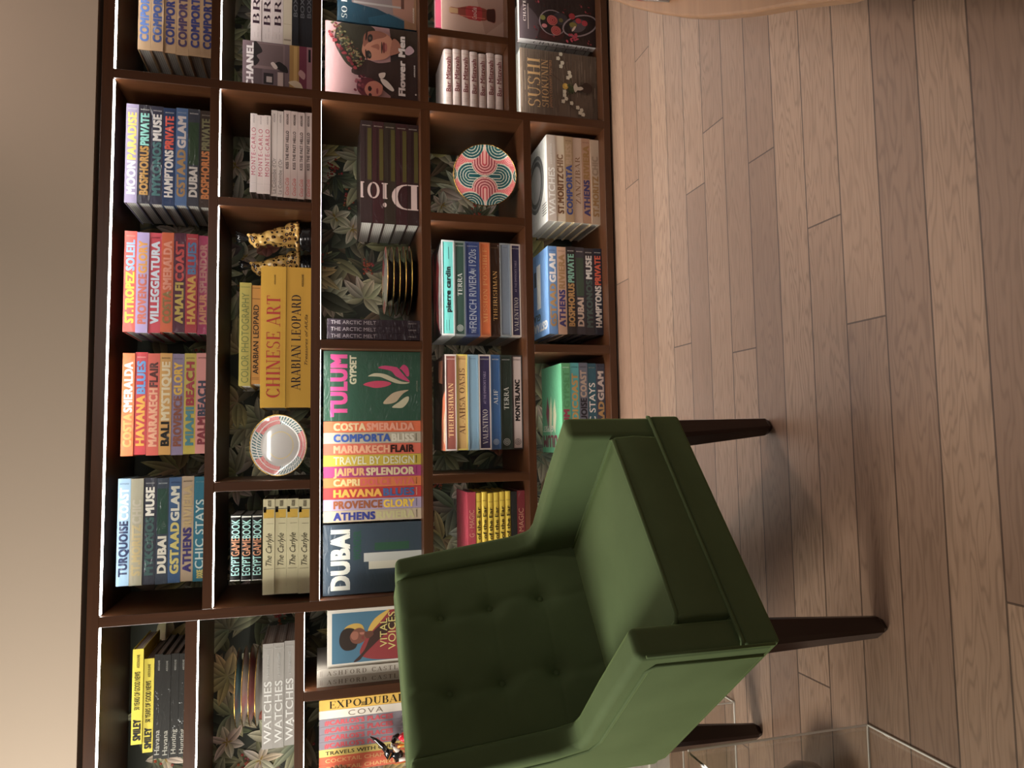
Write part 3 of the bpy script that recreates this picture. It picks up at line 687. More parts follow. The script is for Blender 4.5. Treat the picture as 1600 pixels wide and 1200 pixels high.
stack(G, 'in top-shelf stack second from left', 1.482, -0.037, 0.303, YF, 0.255, [0.0376]*7, [
 B('bright orange hardback with gold and white lettering', (246,116,38), t2('COSTA',(226,176,92),'SMERALDA',(255,232,226))),
 B('red hardback with yellow and blue lettering', (212,44,58), t2('HAVANA',(244,176,54),'BLUES',(98,158,226)), pub=(250,190,180)),
 B('coral hardback with peach and maroon lettering', (222,90,72), t2('MARRAKECH',(244,176,140),'FLAIR',(92,42,38))),
 B('ochre hardback with black and cream lettering', (212,156,74), t2('BALI',(20,18,16),'MYSTIQUE',(230,210,170)), pub=(40,28,16)),
 B('grey lilac hardback with brown and gold lettering', (142,126,158), t2('PROVENCE',(140,74,52),'GLORY',(228,180,52)), pub=(90,80,100)),
 B('mustard hardback with teal and crimson lettering', (198,176,68), t2('MIAMI',(72,138,148),'BEACH',(170,38,54)), pub=(120,100,40)),
 B('pink hardback with maroon and navy lettering', (226,146,140), t2('PALM',(140,38,54),'BEACH',(58,62,84)), at=(0.09,0.72), pub=(110,60,60))])
stack(G, 'in top-shelf stack by left upright', 1.482, -0.456, -0.111, YF, 0.255, [0.0382]*7, [
 B('pale blue hardback with navy and white lettering', (146,182,212), t2('TURQUOISE',(36,50,88),'COAST',(206,224,234)), pub=(60,80,110)),
 B('greige hardback with faint tan lettering', (162,156,134), t2('ST.MORITZ',(184,164,116),'CHIC',(176,168,150)), at=(0.09,0.80)),
 B('charcoal hardback with dark teal and white lettering', (58,60,72), t2('MYKONOS',(66,96,94),'MUSE',(232,228,216)), pub=(180,180,180)),
 B('slate hardback with cream lettering and green block', (58,68,82), [('DUBAI',(224,218,202))], at=(0.10,0.45), bars=[(0.47,0.90,0.08,0.92,(40,72,60))], pub=(180,190,190)),
 B('blue hardback with gold and cream lettering', (58,92,136), t2('GSTAAD',(212,196,110),'GLAM',(222,220,204)), pub=(30,50,90)),
 B('tan hardback with violet and tan lettering', (188,164,136), t2('ATHENS',(60,48,116),'RIVIERA',(200,172,122)), pub=(90,60,40)),
 B('teal hardback with pale lettering', (36,116,140), [('CHIC STAYS',(206,222,218),'mid')], at=(0.12,0.78), more=[('DIXIE',(222,206,110),'bold',0.03,0.11,0.2,0.5)], pub=(120,170,180))])
# --- top shelf, right bay
stack('beige books stacked on the top shelf, right bay', 'in beige stack, top right bay', 1.482, 1.349, 1.705, YF, 0.255, [0.0402]*6, [
 B('beige hardback with blue lettering', (208,170,128), t2('COMPORTA',c_,'BLISS',(222,190,150)), pub=(120,90,60)) for c_ in ((84,128,214),(66,96,172),(58,64,130),(92,74,116),(62,68,140),(60,66,130))], 0.002)
# --- top shelf, left bay
stack('yellow books', 'on the top shelf left bay', 1.6605, -0.955, -0.658, 0.045, 0.24, [0.0325], [
 B('yellow paperback with black lettering slid to the right', (230,210,40), [('SMILEY',(20,18,10),'heavy')], at=(0.04,0.26), film=0, more=[('50 YEARS OF GOOD NEWS',(30,26,10),'mid',0.36,0.76,0.28,0.5),(PUB,(110,95,20),'mid',0.80,0.94,0.36,0.26)])], 0)
stack('yellow books', 'on the top shelf left bay', 1.6295, -0.985, -0.692, 0.05, 0.24, [0.0305], [
 B('yellow paperback with black lettering lying on dark books', (226,206,40), [('SMILEY',(20,18,10),'heavy')], at=(0.04,0.26), film=0, more=[('50 YEARS OF GOOD NEWS',(30,26,10),'mid',0.32,0.76,0.28,0.5),(PUB,(110,95,20),'mid',0.80,0.94,0.36,0.26)])], 0)
stack('dark books on the top shelf, left bay', 'under the yellow paperbacks', 1.531, -1.010, -0.683, 0.05, 0.26, [0.0245]*4, [
 B('black hardback with silver lettering', (38,36,33), [(t_,(186,182,170),'mid')], at=(0.035,0.27), h=0.6, dz=0.06, more=[(PUB,(170,168,160),'mid',0.84,0.94,0.36,0.22)]) for t_ in ('Havana','Havana','Hunting','Hunting')])
# --- second shelf, middle bay, right cell
YK = 0.055
stack('white books in the second-shelf right cell', 'in the uppermost crimson-lettered trio of white stack', 1.2875, 0.876, 1.162, YK, 0.22, [0.0231]*3, [
 B('white hardback with crimson lettering', (232,216,212), [('MONTE-CARLO',(196,48,92),'wide')], at=(0.22,0.82), h=0.6, film=0, more=[(PUB,(130,110,110),'thin',0.88,0.985,0.38,0.2)], bars=[(0.12,0.122,0.05,0.95,(180,165,165))]) for i in range(3)])
stack('white books in the second-shelf right cell', 'of the grey-lettered pair of white stack', 1.2450, 0.868, 1.182, YK, 0.24, [0.0208]*2, [
 B('white hardback with grey serif lettering', (226,212,206), [("La Colombe d'Or",(128,120,116),'thin')], at=(0.03,0.44), h=0.62, film=1, more=[(PUB,(90,80,80),'thin',0.86,0.96,0.36,0.26)]) for i in range(2)])
stack('white books in the second-shelf right cell', 'of black-lettered foursome in white stack', 1.147, 0.865, 1.185, YK, 0.24, [0.0242]*4, [
 B('white hardback with black and red lettering', (222,200,194), [('KISS THE PAST HELLO',(40,32,34),'mid')], at=(0.33,0.765), h=0.42, more=[('Coca-Cola',(214,58,58),'ital',0.03,0.225,0.24,0.5),(PUB,(70,60,60),'mid',0.835,0.96,0.34,0.3)]) for i in range(4)])
# --- second shelf, middle cell
stack('gold books by the leopards', 'of gold stack beside the leopards', 1.3465, 0.193, 0.553, YK, 0.26, [0.0385], [
 B('olive green slim hardback with thin lettering', (152,136,56), [('COLOR PHOTOGRAPHY',(96,98,44),'thin')], at=(0.03,0.90), h=0.62, film=0, bars=[(0.955,0.96,0.1,0.9,(90,90,40))])], 0)
stack('gold books by the leopards', 'of gold stack, directly under the olive book', 1.315, 0.200, 0.545, YK, 0.26, [0.0315], [
 B('dark gold slim hardback with black lettering', (180,122,34), [('ARABIAN LEOPARD',(34,22,14),'mid')], at=(0.10,0.80), h=0.58, film=0, bars=[(0.045,0.048,0.12,0.88,(60,36,14)),(0.06,0.063,0.12,0.88,(60,36,14)),(0.86,0.865,0.1,0.9,(60,36,14)),(0.97,0.974,0.1,0.9,(60,36,14))])], 0)
stack('gold books by the leopards', 'of large gold pair beside round plate', 1.147, 0.118, 0.614, 0.05, 0.33, [0.084,0.084], [
 B('large golden yellow volume with red serif lettering', (212,160,12), [('CHINESE ART',(188,34,22),'serif')], at=(0.07,0.79), h=0.54, film=0, more=[(PUB,(60,40,20),'mid',0.87,0.94,0.42,0.06)], bars=[(0.04,0.96,0.13,0.136,(190,140,10))]),
 B('large golden volume with dark serif lettering', (206,153,10), [('ARABIAN LEOPARD',(40,28,40),'serif')], at=(0.12,0.80), h=0.37, dz=0.10, film=0, more=[('Treasures of AlUla',(60,40,24),'ital',0.30,0.66,0.13,0.12),(PUB,(60,40,20),'mid',0.86,0.95,0.3,0.08)])], 0.001)
# --- second shelf, left cell of the middle bay
stack('books in the second-shelf left cell', 'of black trio on cream books', 1.3025, -0.463, -0.244, YK, 0.2, [0.0345]*3, [
 B('black hardback with mint and copper lettering', (20,20,22), [('EGYPT',(170,222,216),'mid'),('GAME',(206,140,100),'mid'),('BOOK',(170,222,216),'mid')], at=(0.08,0.93), h=0.76, gap=0.01, kind='round', bars=[(0.0,0.012,0.05,0.95,(225,222,214)),(0.965,0.985,0.05,0.95,(225,222,214))], film=0) for i in range(3)])
stack('books in the second-shelf left cell', 'of cream foursome by black trio', 1.147, -0.518, -0.197, YK, 0.25, [0.0386]*4, [
 B('cream hardback with script lettering and yellow band', (222,212,170), [('The Carlyle',(60,54,44),'ital')], at=(0.30,0.64), h=0.5, bars=[(0.80,0.89,0.06,0.94,(226,180,50)),(0.895,0.90,0.0,1.0,(50,44,36)),(0.265,0.268,0.1,0.9,(90,80,60)),(0.74,0.743,0.1,0.7,(90,80,60)),(0.80,0.803,0.1,0.6,(60,54,44)),(0.86,0.92,0.72,0.96,(40,36,30))], more=[(PUB,(80,70,56),'mid',0.92,0.985,0.3,0.3)]) for i in range(4)])
# --- second shelf, left bay
stack('grey books under the plates', 'of grey trio under the stacked plates', 1.194, -1.023, -0.679, 0.06, 0.27, [0.0350]*3, [
 B('grey hardback with white capitals', (176,170,164), [('WATCHES',(240,238,234),'mid')], at=(0.05,0.64), h=0.68, pub=(226,224,220), more=[('A GUIDE BY HODINKEE',(220,218,214),'mid',0.68,0.9,0.36,0.22)]) for i in range(3)])
# --- third shelf, right cell: five dark volumes whose spines carry one long word between them
dz0 = 0.761; DT = 0.0428
bgs = [(58,42,42),(62,30,34),(54,44,36),(60,30,34),(52,32,32)]
for i in range(5):
    z_ = dz0+0.0006+DT*(4-i)
    e = B('dark maroon volume', bgs[i], None, pub=(190,180,170), bars=[(0.42,0.93,0.06,0.4,(86,78,34)),(0.42,0.93,0.56,0.62,(40,24,22)),(0.30,0.31,0.4,0.6,bgs[i])])
    book((0.793, 0.058, z_+0.0003), 0.385, DT-0.0006, 0.28, 'dark maroon volume in clear film, %s of the tall-lettered five' % ('bottom' if i == 4 else ORD[i+1]), 'dark volumes in the third-shelf right cell', e)
# the word climbs the five spines: each spine carries its own slice of the letters
def clip_z(poly, z0, z1):
    for lim, sg in ((z0,1),(z1,-1)):
        out = []
        for i in range(len(poly)):
            p, q = poly[i], poly[(i+1)%len(poly)]; dp, dq = (p[1]-lim)*sg, (q[1]-lim)*sg
            if dp >= 0: out.append(p)
            if dp*dq < 0: t_ = dp/(dp-dq); out.append((p[0]+(q[0]-p[0])*t_, p[1]+(q[1]-p[1])*t_))
        poly = out
        if len(poly) < 3: return []
    return poly
five = [o for o in COL.objects if o.get('group') == 'dark volumes in the third-shelf right cell']
pts = []; fs = []
for ch_, z_off, k_ in (('D',0.001,0.129),('i',0.1135,0.078),('o',0.143,0.069),('r',0.199,0.074)):
    polys, w__ = glyph(ch_); xm = min(a for q in polys for a, b_ in q)
    for q in polys: fs.append(tuple(range(len(pts), len(pts)+len(q)))); pts += [(0.946-b_*0.096, dz0+0.002+z_off+(a-xm)*k_) for a, b_ in q]
for i, o in enumerate(five):
    zb = dz0+0.0006+DT*(4-i); mb = MB()
    for q_, f in enumerate(fs):
        pl_ = clip_z([pts[k] for k in f], zb+0.001, zb+DT-0.001)
        if pl_: mb.face([(x-0.793, -0.0006-4e-5*(q_ % 9), z-zb) for x, z in pl_], (222,196,190))
    if mb.f: mb.build('spine_lettering', M['film'], o)
row('slim dark books standing by the stacked plates', 'x', 0.436, 0.761, 0.055, 0.24, 0.331, [], [])
for i, nm in enumerate(('nearest the stacked plates','middle of the dark trio','against the divider beside the green cover')):
    e = B('', (50,38,50), [('THE ARCTIC MELT',(176,166,170),'thin')], at=(0.04,0.52), h=0.55, more=[(PUB,(170,160,160),'mid',0.87,0.96,0.42,0.2)])
    book((0.436-0.0245*(i+1), 0.055, 0.7616), 0.331, 0.0237, 0.25, 'slim aubergine book standing upright, '+nm, 'slim dark books standing by the stacked plates', e, 'stand')
# --- third shelf, left cell: nine upright spines between two covers
x = 0.0685; es = [
 ('orange spine with cream and salmon lettering, next to the green cover', (226,100,44), t2('COSTA',(232,200,150),'SMERALDA',(238,160,130)), None, 0.0395),
 ('greige spine with blue and white lettering, in colourful upright row', (190,178,156), t2('COMPORTA',(44,84,166),'BLISS',(224,216,196)), (60,60,40), 0.0400),
 ('salmon spine with peach and black lettering, in colourful upright row', (222,96,66), t2('MARRAKECH',(240,172,132),'FLAIR',(54,24,18)), None, 0.0395),
 ('mustard spine with pale thin lettering, in colourful upright row', (206,178,44), [('TRAVEL BY DESIGN',(226,222,190),'mid')], (40,34,10), 0.0400),
 ('magenta spine with gold and cream lettering, in colourful upright row', (176,50,116), t2('JAIPUR',(232,170,110),'SPLENDOR',(228,204,160)), (150,40,100), 0.0395),
 ('tangerine spine with cream and pink lettering, in colourful upright row', (222,116,40), t2('CAPRI',(238,208,140),'DOLCE VITA',(224,88,84)), (90,40,10), 0.0350),
 ('red spine with gold and blue lettering, in colourful upright row', (196,34,34), t2('HAVANA',(240,176,50),'BLUES',(66,98,156)), (240,190,170), 0.0400),
 ('lilac spine with brown and yellow lettering, in colourful upright row', (176,158,188), t2('PROVENCE',(158,84,40),'GLORY',(246,200,44)), (100,90,110), 0.0400),
 ('beige spine with blue lettering, next to the slate cover', (202,180,152), t2('ATHENS',(40,52,140),'RIVIERA',(206,196,142)), (60,50,40), 0.0400)]
for lb, bg, sg, pc, T in es:
    x -= T
    book((x+0.0004, 0.055, 0.7616), 0.342, T-0.0008, 0.26, lb, 'upright travel books on the third shelf', B('', bg, sg, pub=pc, film=0, at=(0.10,0.93)), 'stand')
# --- third shelf, left bay
for i, nm in enumerate(('touching the portrait cover','next to the divider')):
    e = B('', (206,196,184), [('ASHFORD CASTLE',(120,104,90),'serifx')], at=(0.09,0.80), h=0.5, film=0, bars=[(0.03,0.033,0.2,0.8,(140,124,110)),(0.045,0.048,0.2,0.8,(140,124,110))])
    book((-0.8312 if i == 1 else -0.8022, 0.03, 0.7626), 0.36, 0.0285, 0.27, 'pale grey spine with thin capitals, '+nm, 'pale spines in the third shelf of the left bay', e, 'stand')
x = -0.899; es = [
 ('gold spine with black serif lettering, beside the left divider', (236,186,66), [('EXPO',(30,20,10),'serif'),('DUBAI',(30,20,10),'serif')], dict(h=0.7, at=(0.10,0.80), gap=0.14, more=[('2020',(40,26,10),'mid',0.405,0.45,0.15,0.35)]), 0.036),
 ('ivory spine with grey capitals, next to the gold spine', (236,226,212), [('COVA',(130,112,96),'wide')], dict(h=0.62, at=(0.28,0.62), more=[(PUB,(60,50,46),'mid',0.84,0.96,0.4,0.25)]), 0.0285)]
es += [('grey spine with red lettering, %s of the red-lettered four from the right' % o_, (150,142,152), [("#CARLOS'S PLACES",(212,74,84),'bold')], dict(h=0.66, at=(0.05,0.72), more=[(PUB,(214,206,206),'mid',0.8,0.96,0.35,0.3)]), 0.0255) for o_ in ('first','second','third','last')]
es += [('yellow spine with dark capitals, behind the toy bird', (238,210,110), [('TRAVELS WITH CHUFY',(50,38,26),'mid')], dict(h=0.5, at=(0.06,0.80)), 0.0255),
 ('orange spine with cream capitals, directly behind the toy bird', (236,96,48), [('COCKTAIL CHAMELEON',(248,190,120),'mid')], dict(h=0.5, at=(0.06,0.86)), 0.026),
 ('orange spine with cream capitals, at the left frame edge', (232,92,46), [('COCKTAIL CHAMELEON',(248,190,120),'mid')], dict(h=0.5, at=(0.06,0.86)), 0.026)]
for lb, bg, sg, kw, T in es:
    x -= T
    book((x+0.0004, 0.10, 0.7626), 0.352, T-0.0008, 0.24, lb, 'upright books in the left bay', B('', bg, sg, film=0, **kw), 'stand')
# --- fourth shelf, right cell and middle cell (slipcased)
WC = (214,210,206); GC = (120,124,124)
SL = dict(kind='case', h=0.42)
def poly(*p): return list(p)
red_art = [('poly',[(0.0,0.02),(1.0,0.02),(1.0,0.98),(0.0,0.98)],(36,32,34)),('poly',[(0.02,0.10),(0.98,0.05),(0.9,0.35),(0.55,0.28),(0.2,0.4)],(214,208,204)),('poly',[(0.05,0.22),(0.4,0.30),(0.75,0.22),(0.95,0.4),(0.6,0.5),(0.2,0.46)],(206,54,60)),('poly',[(0.02,0.6),(0.5,0.52),(0.98,0.62),(0.98,0.8),(0.4,0.7)],(190,60,64))]
fire_art = [('poly',[(0.0,0.01),(1.0,0.01),(1.0,0.98),(0.0,0.98)],(64,44,38)),('poly',[(0.0,0.02),(0.62,0.02),(0.55,0.2),(0.3,0.3),(0.0,0.34)],(236,120,70)),('poly',[(0.06,0.04),(0.42,0.04),(0.32,0.12),(0.1,0.16)],(255,214,170)),('poly',[(0.7,0.2),(0.95,0.18),(0.97,0.5),(0.74,0.55)],(196,120,84)),('poly',[(0.2,0.5),(0.5,0.46),(0.6,0.8),(0.25,0.85)],(110,92,86))]
stack('slipcased books on the fourth shelf', 'of slipcased stack left of arch plate', 0.369, 0.386, 0.747, 0.066, 0.28, [0.0487,0.0415,0.056,0.041,0.038,0.044,0.0385], [
 B('turquoise spine with dark lower-case lettering', (104,206,200), [('pierre cardin',(30,44,50),'bold')], at=(0.24,0.72), h=0.4, kind='case', case=(206,206,206), top_art=red_art, bars=[(0.80,0.93,0.42,0.46,(40,80,80)),(0.05,0.16,0.62,0.65,(40,80,80)),(0.05,0.16,0.42,0.45,(40,80,80))]),
 B('dark green spine with white serif lettering', (52,82,72), [('TERRA',(226,226,220),'serif')], at=(0.42,0.66), case=(130,136,132), emblem=(0.08,(206,210,206)), pub=(200,200,196), **SL),
 B('royal blue spine with silver lettering', (42,66,130), [('FRENCH RIVIERA',(190,200,216),'thin'),('1920s',(190,200,216),'thin')], at=(0.08,0.92), gap=0.25, h=0.5, kind='case', case=(70,84,130), pub=(200,206,216), more=[('IN THE',(180,190,210),'mid',0.665,0.715,0.35,0.25),('THE',(180,190,210),'mid',0.03,0.07,0.3,0.3)]),
 B('orange spine with gold serif lettering', (222,104,30), [('MISSION POSSIBLE',(236,158,84),'serif')], at=(0.14,0.94), case=(196,110,60), **SL),
 B('dark brown spine with gold serif lettering', (54,28,12), [('THE',(206,156,80),'serif'),('IRISHMAN',(220,170,90),'serif')], at=(0.17,0.70), case=(64,36,20), pub=(140,110,80), **SL),
 B('blue grey spine with faint script', (132,146,164), [('~~~',(160,166,172),'ital')], at=(0.40,0.58), case=(150,156,160), **SL) if False else B('blank blue grey spine', (132,146,164), None, case=(150,156,160), bars=[(0.955,0.96,0.3,0.7,(110,124,140))], **SL),
 B('violet spine with silver serif lettering', (54,46,84), [('VALENTINO',(214,204,196),'serif')], at=(0.06,0.42), case=(212,196,186), pub=(206,200,196), more=[("AT THE EMPEROR'S TABLE",(160,146,170),'mid',0.48,0.82,0.40,0.2)], **SL)], 0.001)
stack('slipcased books on the fourth shelf', 'of left slipcased stack on fourth shelf', 0.369, -0.043, 0.315, 0.066, 0.28, [0.0432,0.0424,0.0426,0.0467,0.0374,0.045,0.0415], [
 B('russet spine with gold serif lettering', (132,66,54), [('THE',(220,180,120),'serif'),('IRISHMAN',(226,186,126),'serif')], at=(0.14,0.70), case=(196,180,172), top_art=fire_art, pub=(220,190,180), **SL),
 B('tan spine with brown serif lettering', (214,170,100), [('AL-AHSA OASIS',(104,60,30),'serif')], at=(0.16,0.85), h=0.5, kind='case', case=(228,206,96), pub=(150,110,70)),
 B('blank light blue spine', (136,176,202), None, case=(150,182,202), bars=[(0.955,0.96,0.25,0.75,(100,140,166))], **SL),
 B('violet spine with silver serif lettering', (56,48,92), [('VALENTINO',(216,206,200),'serif')], at=(0.06,0.42), case=(216,200,192), pub=(206,200,196), more=[("AT THE EMPEROR'S TABLE",(160,146,180),'mid',0.48,0.82,0.40,0.2)], **SL),
 B('mid blue spine with white serif lettering', (46,94,150), [('ALIF',(220,224,226),'serif')], at=(0.47,0.63), case=(60,100,146), emblem=(0.08,(190,206,220)), pub=(210,214,216), **SL),
 B('bottle green spine with white serif lettering', (40,54,46), [('TERRA',(214,214,206),'serif')], at=(0.42,0.66), case=(52,62,54), emblem=(0.08,(186,190,184)), pub=(200,200,196), **SL),
 B('blush white spine with heavy black capitals', (228,206,200), [('MONTBLANC',(22,18,18),'bold')], at=(0.30,0.74), h=0.46, kind='case', case=(60,54,52), emblem=(0.08,(30,26,26)), pub=(120,90,86))], 0.001)
# --- fourth shelf, left cell, half hidden by the armchair
stack('small books behind the armchair', 'in the stack beside the armchair back', 0.369, -0.528, -0.200, 0.062, 0.22, [0.0305,0.0226,0.0226,0.0226,0.0226,0.0226,0.0226,0.0226,0.0310], [
 B('crimson hardback with thin lettering', (176,44,66), [('G · MAGIC',(214,150,120),'thin')], at=(0.50,0.80), h=0.6)]+[
 B('yellow hardback with black lettering', (236,200,44), [('s of the Ear',(36,28,12),'mid')], at=(0.42,0.84), h=0.6, kind='round', film=0, bars=[(0.9,0.905,0.1,0.9,(170,130,20))]) for i in range(6)]+[
 B('black hardback with grey front', (42,40,40), None),
 B('dark red hardback with thin lettering', (128,32,42), [('G · MAGIC',(206,140,110),'thin')], at=(0.40,0.80), h=0.6)], 0.004)
# --- fourth shelf, right bay
stack('cream books with rounded spines', 'of rounded-spine cream stack', 0.424, 1.280, 1.511-0.008, 0.07, 0.2, [0.0336]*7, [
 B('cream hardback with maroon lettering', (236,214,206), [('Bar Mitzvah',(134,52,56),'mid')], at=(0.24,0.86), h=0.56, kind='round', film=0, bars=[(0.92,0.925,0.1,0.9,(190,120,110)),(0.07,0.075,0.2,0.8,(200,180,172)),(0.10,0.105,0.2,0.8,(200,180,172)),(0.13,0.135,0.2,0.8,(200,180,172))]) for i in range(7)], 0.004)
# --- bottom shelf
dial = [('poly',[(0.0,0.01),(1.0,0.01),(1.0,0.98),(0.0,0.98)],(222,218,210))]
for R0, c_ in ((0.46,(96,94,92)),(0.40,(150,148,146)),(0.37,(70,68,68)),(0.30,(176,172,168))):
    dial.append(('poly',[(0.55+R0*math.cos(t*PI/16)*0.75,0.58+R0*math.sin(t*PI/16)*0.9) for t in range(32)],c_))
for k in range(5): dial.append(('poly',[(0.1+0.03*k,0.04),(0.112+0.03*k,0.04),(0.112+0.03*k,0.26),(0.1+0.03*k,0.26)],(60,58,58)))
stack('pale books on the bottom shelf', 'of pale stack on bottom shelf', 0.036, 0.844, 1.191, YF, 0.255, [0.0368]*6, [
 B('warm grey hardback with white capitals', (206,190,176), [('WATCHES',(250,246,240),'mid')], at=(0.06,0.62), top_art=dial, side=(222,218,210), more=[('A GUIDE BY HODINKEE',(240,236,230),'mid',0.66,0.9,0.42,0.16)]),
 B('cream hardback with brown lettering', (232,212,186), t2('ST.MORITZ',(124,80,44),'CHIC',(150,112,80)), at=(0.09,0.78), side=(246,232,200)),
 B('khaki hardback with blue and tan lettering', (192,158,118), t2('COMPORTA',(52,74,148),'BLISS',(206,172,138)), pub=(110,80,60), side=(240,214,160)),
 B('blush hardback with brown serif lettering', (214,184,162), [('ZANZIBAR',(150,108,76),'serif')], at=(0.22,0.78), h=0.55, side=(230,206,170)),
 B('terracotta hardback with violet and ochre lettering', (192,146,116), t2('ATHENS',(66,58,116),'RIVIERA',(170,126,68)), pub=(130,90,70), side=(236,204,150)),
 B('pinkish hardback with tan lettering', (206,178,152), t2('ST.MORITZ',(176,132,78),'CHIC',(176,148,124)), at=(0.09,0.80))])
snow = [('poly',[(0.0,0.01),(1.0,0.01),(1.0,0.98),(0.0,0.98)],(112,158,214)),('poly',[(0.34,0.38),(0.86,0.38),(0.86,0.58),(0.34,0.58)],(244,240,230)),('poly',[(0.62,0.6),(0.8,0.6),(0.8,0.72),(0.62,0.72)],(50,60,80)),('text','GSTAAD',(244,240,230),'bold',0.06,0.9,0.17,0.10),('text','GLAM',(70,76,70),'bold',0.4,0.9,0.28,0.08)]
stack('dark travel books on the bottom shelf', 'in bottom-shelf stack with snowy cover', 0.036, 0.399, 0.745, YF, 0.255, [0.0375]*6, [
 B('light blue hardback with tan and white lettering', (96,140,194), t2('GSTAAD',(176,136,84),'GLAM',(238,232,228)), pub=(50,80,130), top_art=snow),
 B('tan hardback with violet and tan lettering', (210,166,136), t2('ATHENS',(64,54,116),'RIVIERA',(176,134,88)), pub=(110,80,60)),
 B('black hardback with gold and aqua lettering', (46,40,44), t2('BOSPHORUS',(196,148,84),'PRIVATE',(140,200,180)), pub=W_),
 B('slate hardback with pink lettering and green block', (62,60,72), [('DUBAI',(214,188,170))], at=(0.09,0.42), bars=[(0.44,0.88,0.08,0.92,(60,82,66))], pub=W_),
 B('charcoal hardback with dark teal and white lettering', (52,48,58), t2('MYKONOS',(76,96,92),'MUSE',(236,230,226)), pub=W_),
 B('navy hardback with white and red lettering', (36,42,60), t2('HAMPTONS',(236,224,216),'PRIVATE',(236,92,50)), pub=W_)])
leaf = [('poly',[(0.0,0.01),(1.0,0.01),(1.0,0.98),(0.0,0.98)],(108,196,146)),('poly',[(0.22,0.35),(0.42,0.28),(0.62,0.34),(0.5,0.42),(0.3,0.44)],(246,238,196)),('poly',[(0.2,0.55),(0.45,0.48),(0.66,0.52),(0.5,0.6),(0.3,0.62)],(246,238,196)),('poly',[(0.25,0.68),(0.5,0.62),(0.66,0.7),(0.45,0.78)],(140,40,70)),('text','TULUM',(120,40,60),'bold',0.08,0.92,0.24,0.14) if False else ('poly',[(0.7,0.3),(0.72,0.3),(0.72,0.31),(0.7,0.31)],(108,196,146)),('text','GYPSET',(236,230,210),'bold',0.4,0.92,0.10,0.0) if False else ('poly',[(0.7,0.3),(0.72,0.3),(0.72,0.31),(0.7,0.31)],(108,196,146)),('text','TULUM',(130,36,66),'bold',0.06,0.94,0.20,0.14),('text','GYPSET',(236,232,214),'bold',0.42,0.94,0.31,0.07)]
stack('green and teal books on the bottom shelf', 'of stack behind armchair front', 0.036, -0.060, 0.287, YF, 0.255, [0.036]*5, [
 B('mint green hardback with green lettering', (92,170,116), t2('TULUM',(150,40,70),'GYPSET',(76,150,96)), pub=(220,240,220), top_art=leaf, side=(108,196,146)),
 B('aqua hardback with gold lettering', (84,174,176), t2('SAUDI',(190,150,80),'COAST',(190,150,80)), at=(0.14,0.88), pub=(60,110,110), side=(150,220,224)),
 B('grey blue hardback with black and beige lettering', (112,114,130), t2('TURQUOISE',(34,32,44),'COAST',(190,164,146)), pub=(50,50,60), side=(130,200,210)),
 B('deep teal hardback with white lettering', (44,92,108), [('CHIC STAYS',(232,222,214),'mid')], at=(0.12,0.78), pub=(150,150,140), side=(110,170,190)),
 B('dark slate hardback with gold and pink lettering', (70,70,84), t2('GSTAAD',(190,144,84),'GLAM',(214,190,178)), pub=(100,100,110))])
# --- second shelf, right bay: white and dark books lying behind a cover
def rstk(z, x0, x1, Ts, es, desc): stack('books lying in the second shelf of the right bay', desc, z, x0, x1, 0.075, 0.22, Ts, es, 0.003)
rstk(1.147, 1.44, 1.75, [0.0368,0.0372,0.0372,0.031,0.024,0.024,0.024], 
 [B('white hardback with tall black serif letters', (232,216,214), [('BRI',(60,34,50),'serif')], at=(0.22,0.62), h=0.62, film=0, bars=[(0.06,0.12,0.3,0.33,(200,180,180)),(0.06,0.12,0.6,0.63,(200,180,180)),(0.14,0.2,0.3,0.33,(200,180,180))]) for i in range(3)]+
 [B('ivory hardback with faint lines', (226,210,186), None, film=0, bars=[(0.05,0.07,0.1,0.9,(170,150,130)),(0.25,0.255,0.1,0.9,(190,170,140))])]+
 [B('black hardback with grey capitals', (48,48,54), [('BOX',(120,120,126),'mid')], at=(0.36,0.6), h=0.6) for i in range(3)], 'above the fashion cover in right bay')
# ------------------------------------------------------------------ books facing out, with printed covers
def ell(cx, cy, rx, ry, rot=0, n=24, a0=0, a1=360):
    c, s_ = math.cos(math.radians(rot)), math.sin(math.radians(rot)); r_ = []
    for i in range(n+(0 if a1-a0 == 360 else 1)):
        t = math.radians(a0+(a1-a0)*i/n); x, y = rx*math.cos(t), ry*math.sin(t); r_.append((cx+x*c-y*s_, cy+x*s_+y*c))
    return r_
def smooth(pts, k=4):
    n = len(pts); r_ = []
    for i in range(n):
        p0, p1, p2, p3 = (pts[(i+j-1) % n] for j in range(4))
        for q in range(k):
            t = q/k; r_.append(tuple(0.5*((2*p1[d])+(-p0[d]+p2[d])*t+(2*p0[d]-5*p1[d]+4*p2[d]-p3[d])*t*t+(-p0[d]+3*p1[d]-3*p2[d]+p3[d])*t**3) for d in (0,1)))
    return r_
def rect(x0, y0, x1, y1): return [(x0,y0),(x1,y0),(x1,y1),(x0,y1)]
def tri_mesh(mb, poly, f3, col):
    """fill a (possibly concave) outline"""
    from mathutils.geometry import tessellate_polygon
    vs = [Vector((x,y,0)) for x, y in poly]
    mb.mesh([f3(x,y) for x, y in poly], [tuple(t) for t in tessellate_polygon([vs])], col)
def clip_unit(poly):
    for ax, lim, sg in ((0,0.001,1),(0,0.999,-1),(1,0.001,1),(1,0.999,-1)):
        out = []
        for i in range(len(poly)):
            p, q = poly[i], poly[(i+1)%len(poly)]; dp, dq = (p[ax]-lim)*sg, (q[ax]-lim)*sg
            if dp >= 0: out.append(p)
            if dp*dq < 0: t_ = dp/(dp-dq); out.append((p[0]+(q[0]-p[0])*t_, p[1]+(q[1]-p[1])*t_))
        poly = out
        if len(poly) < 3: return []
    return poly
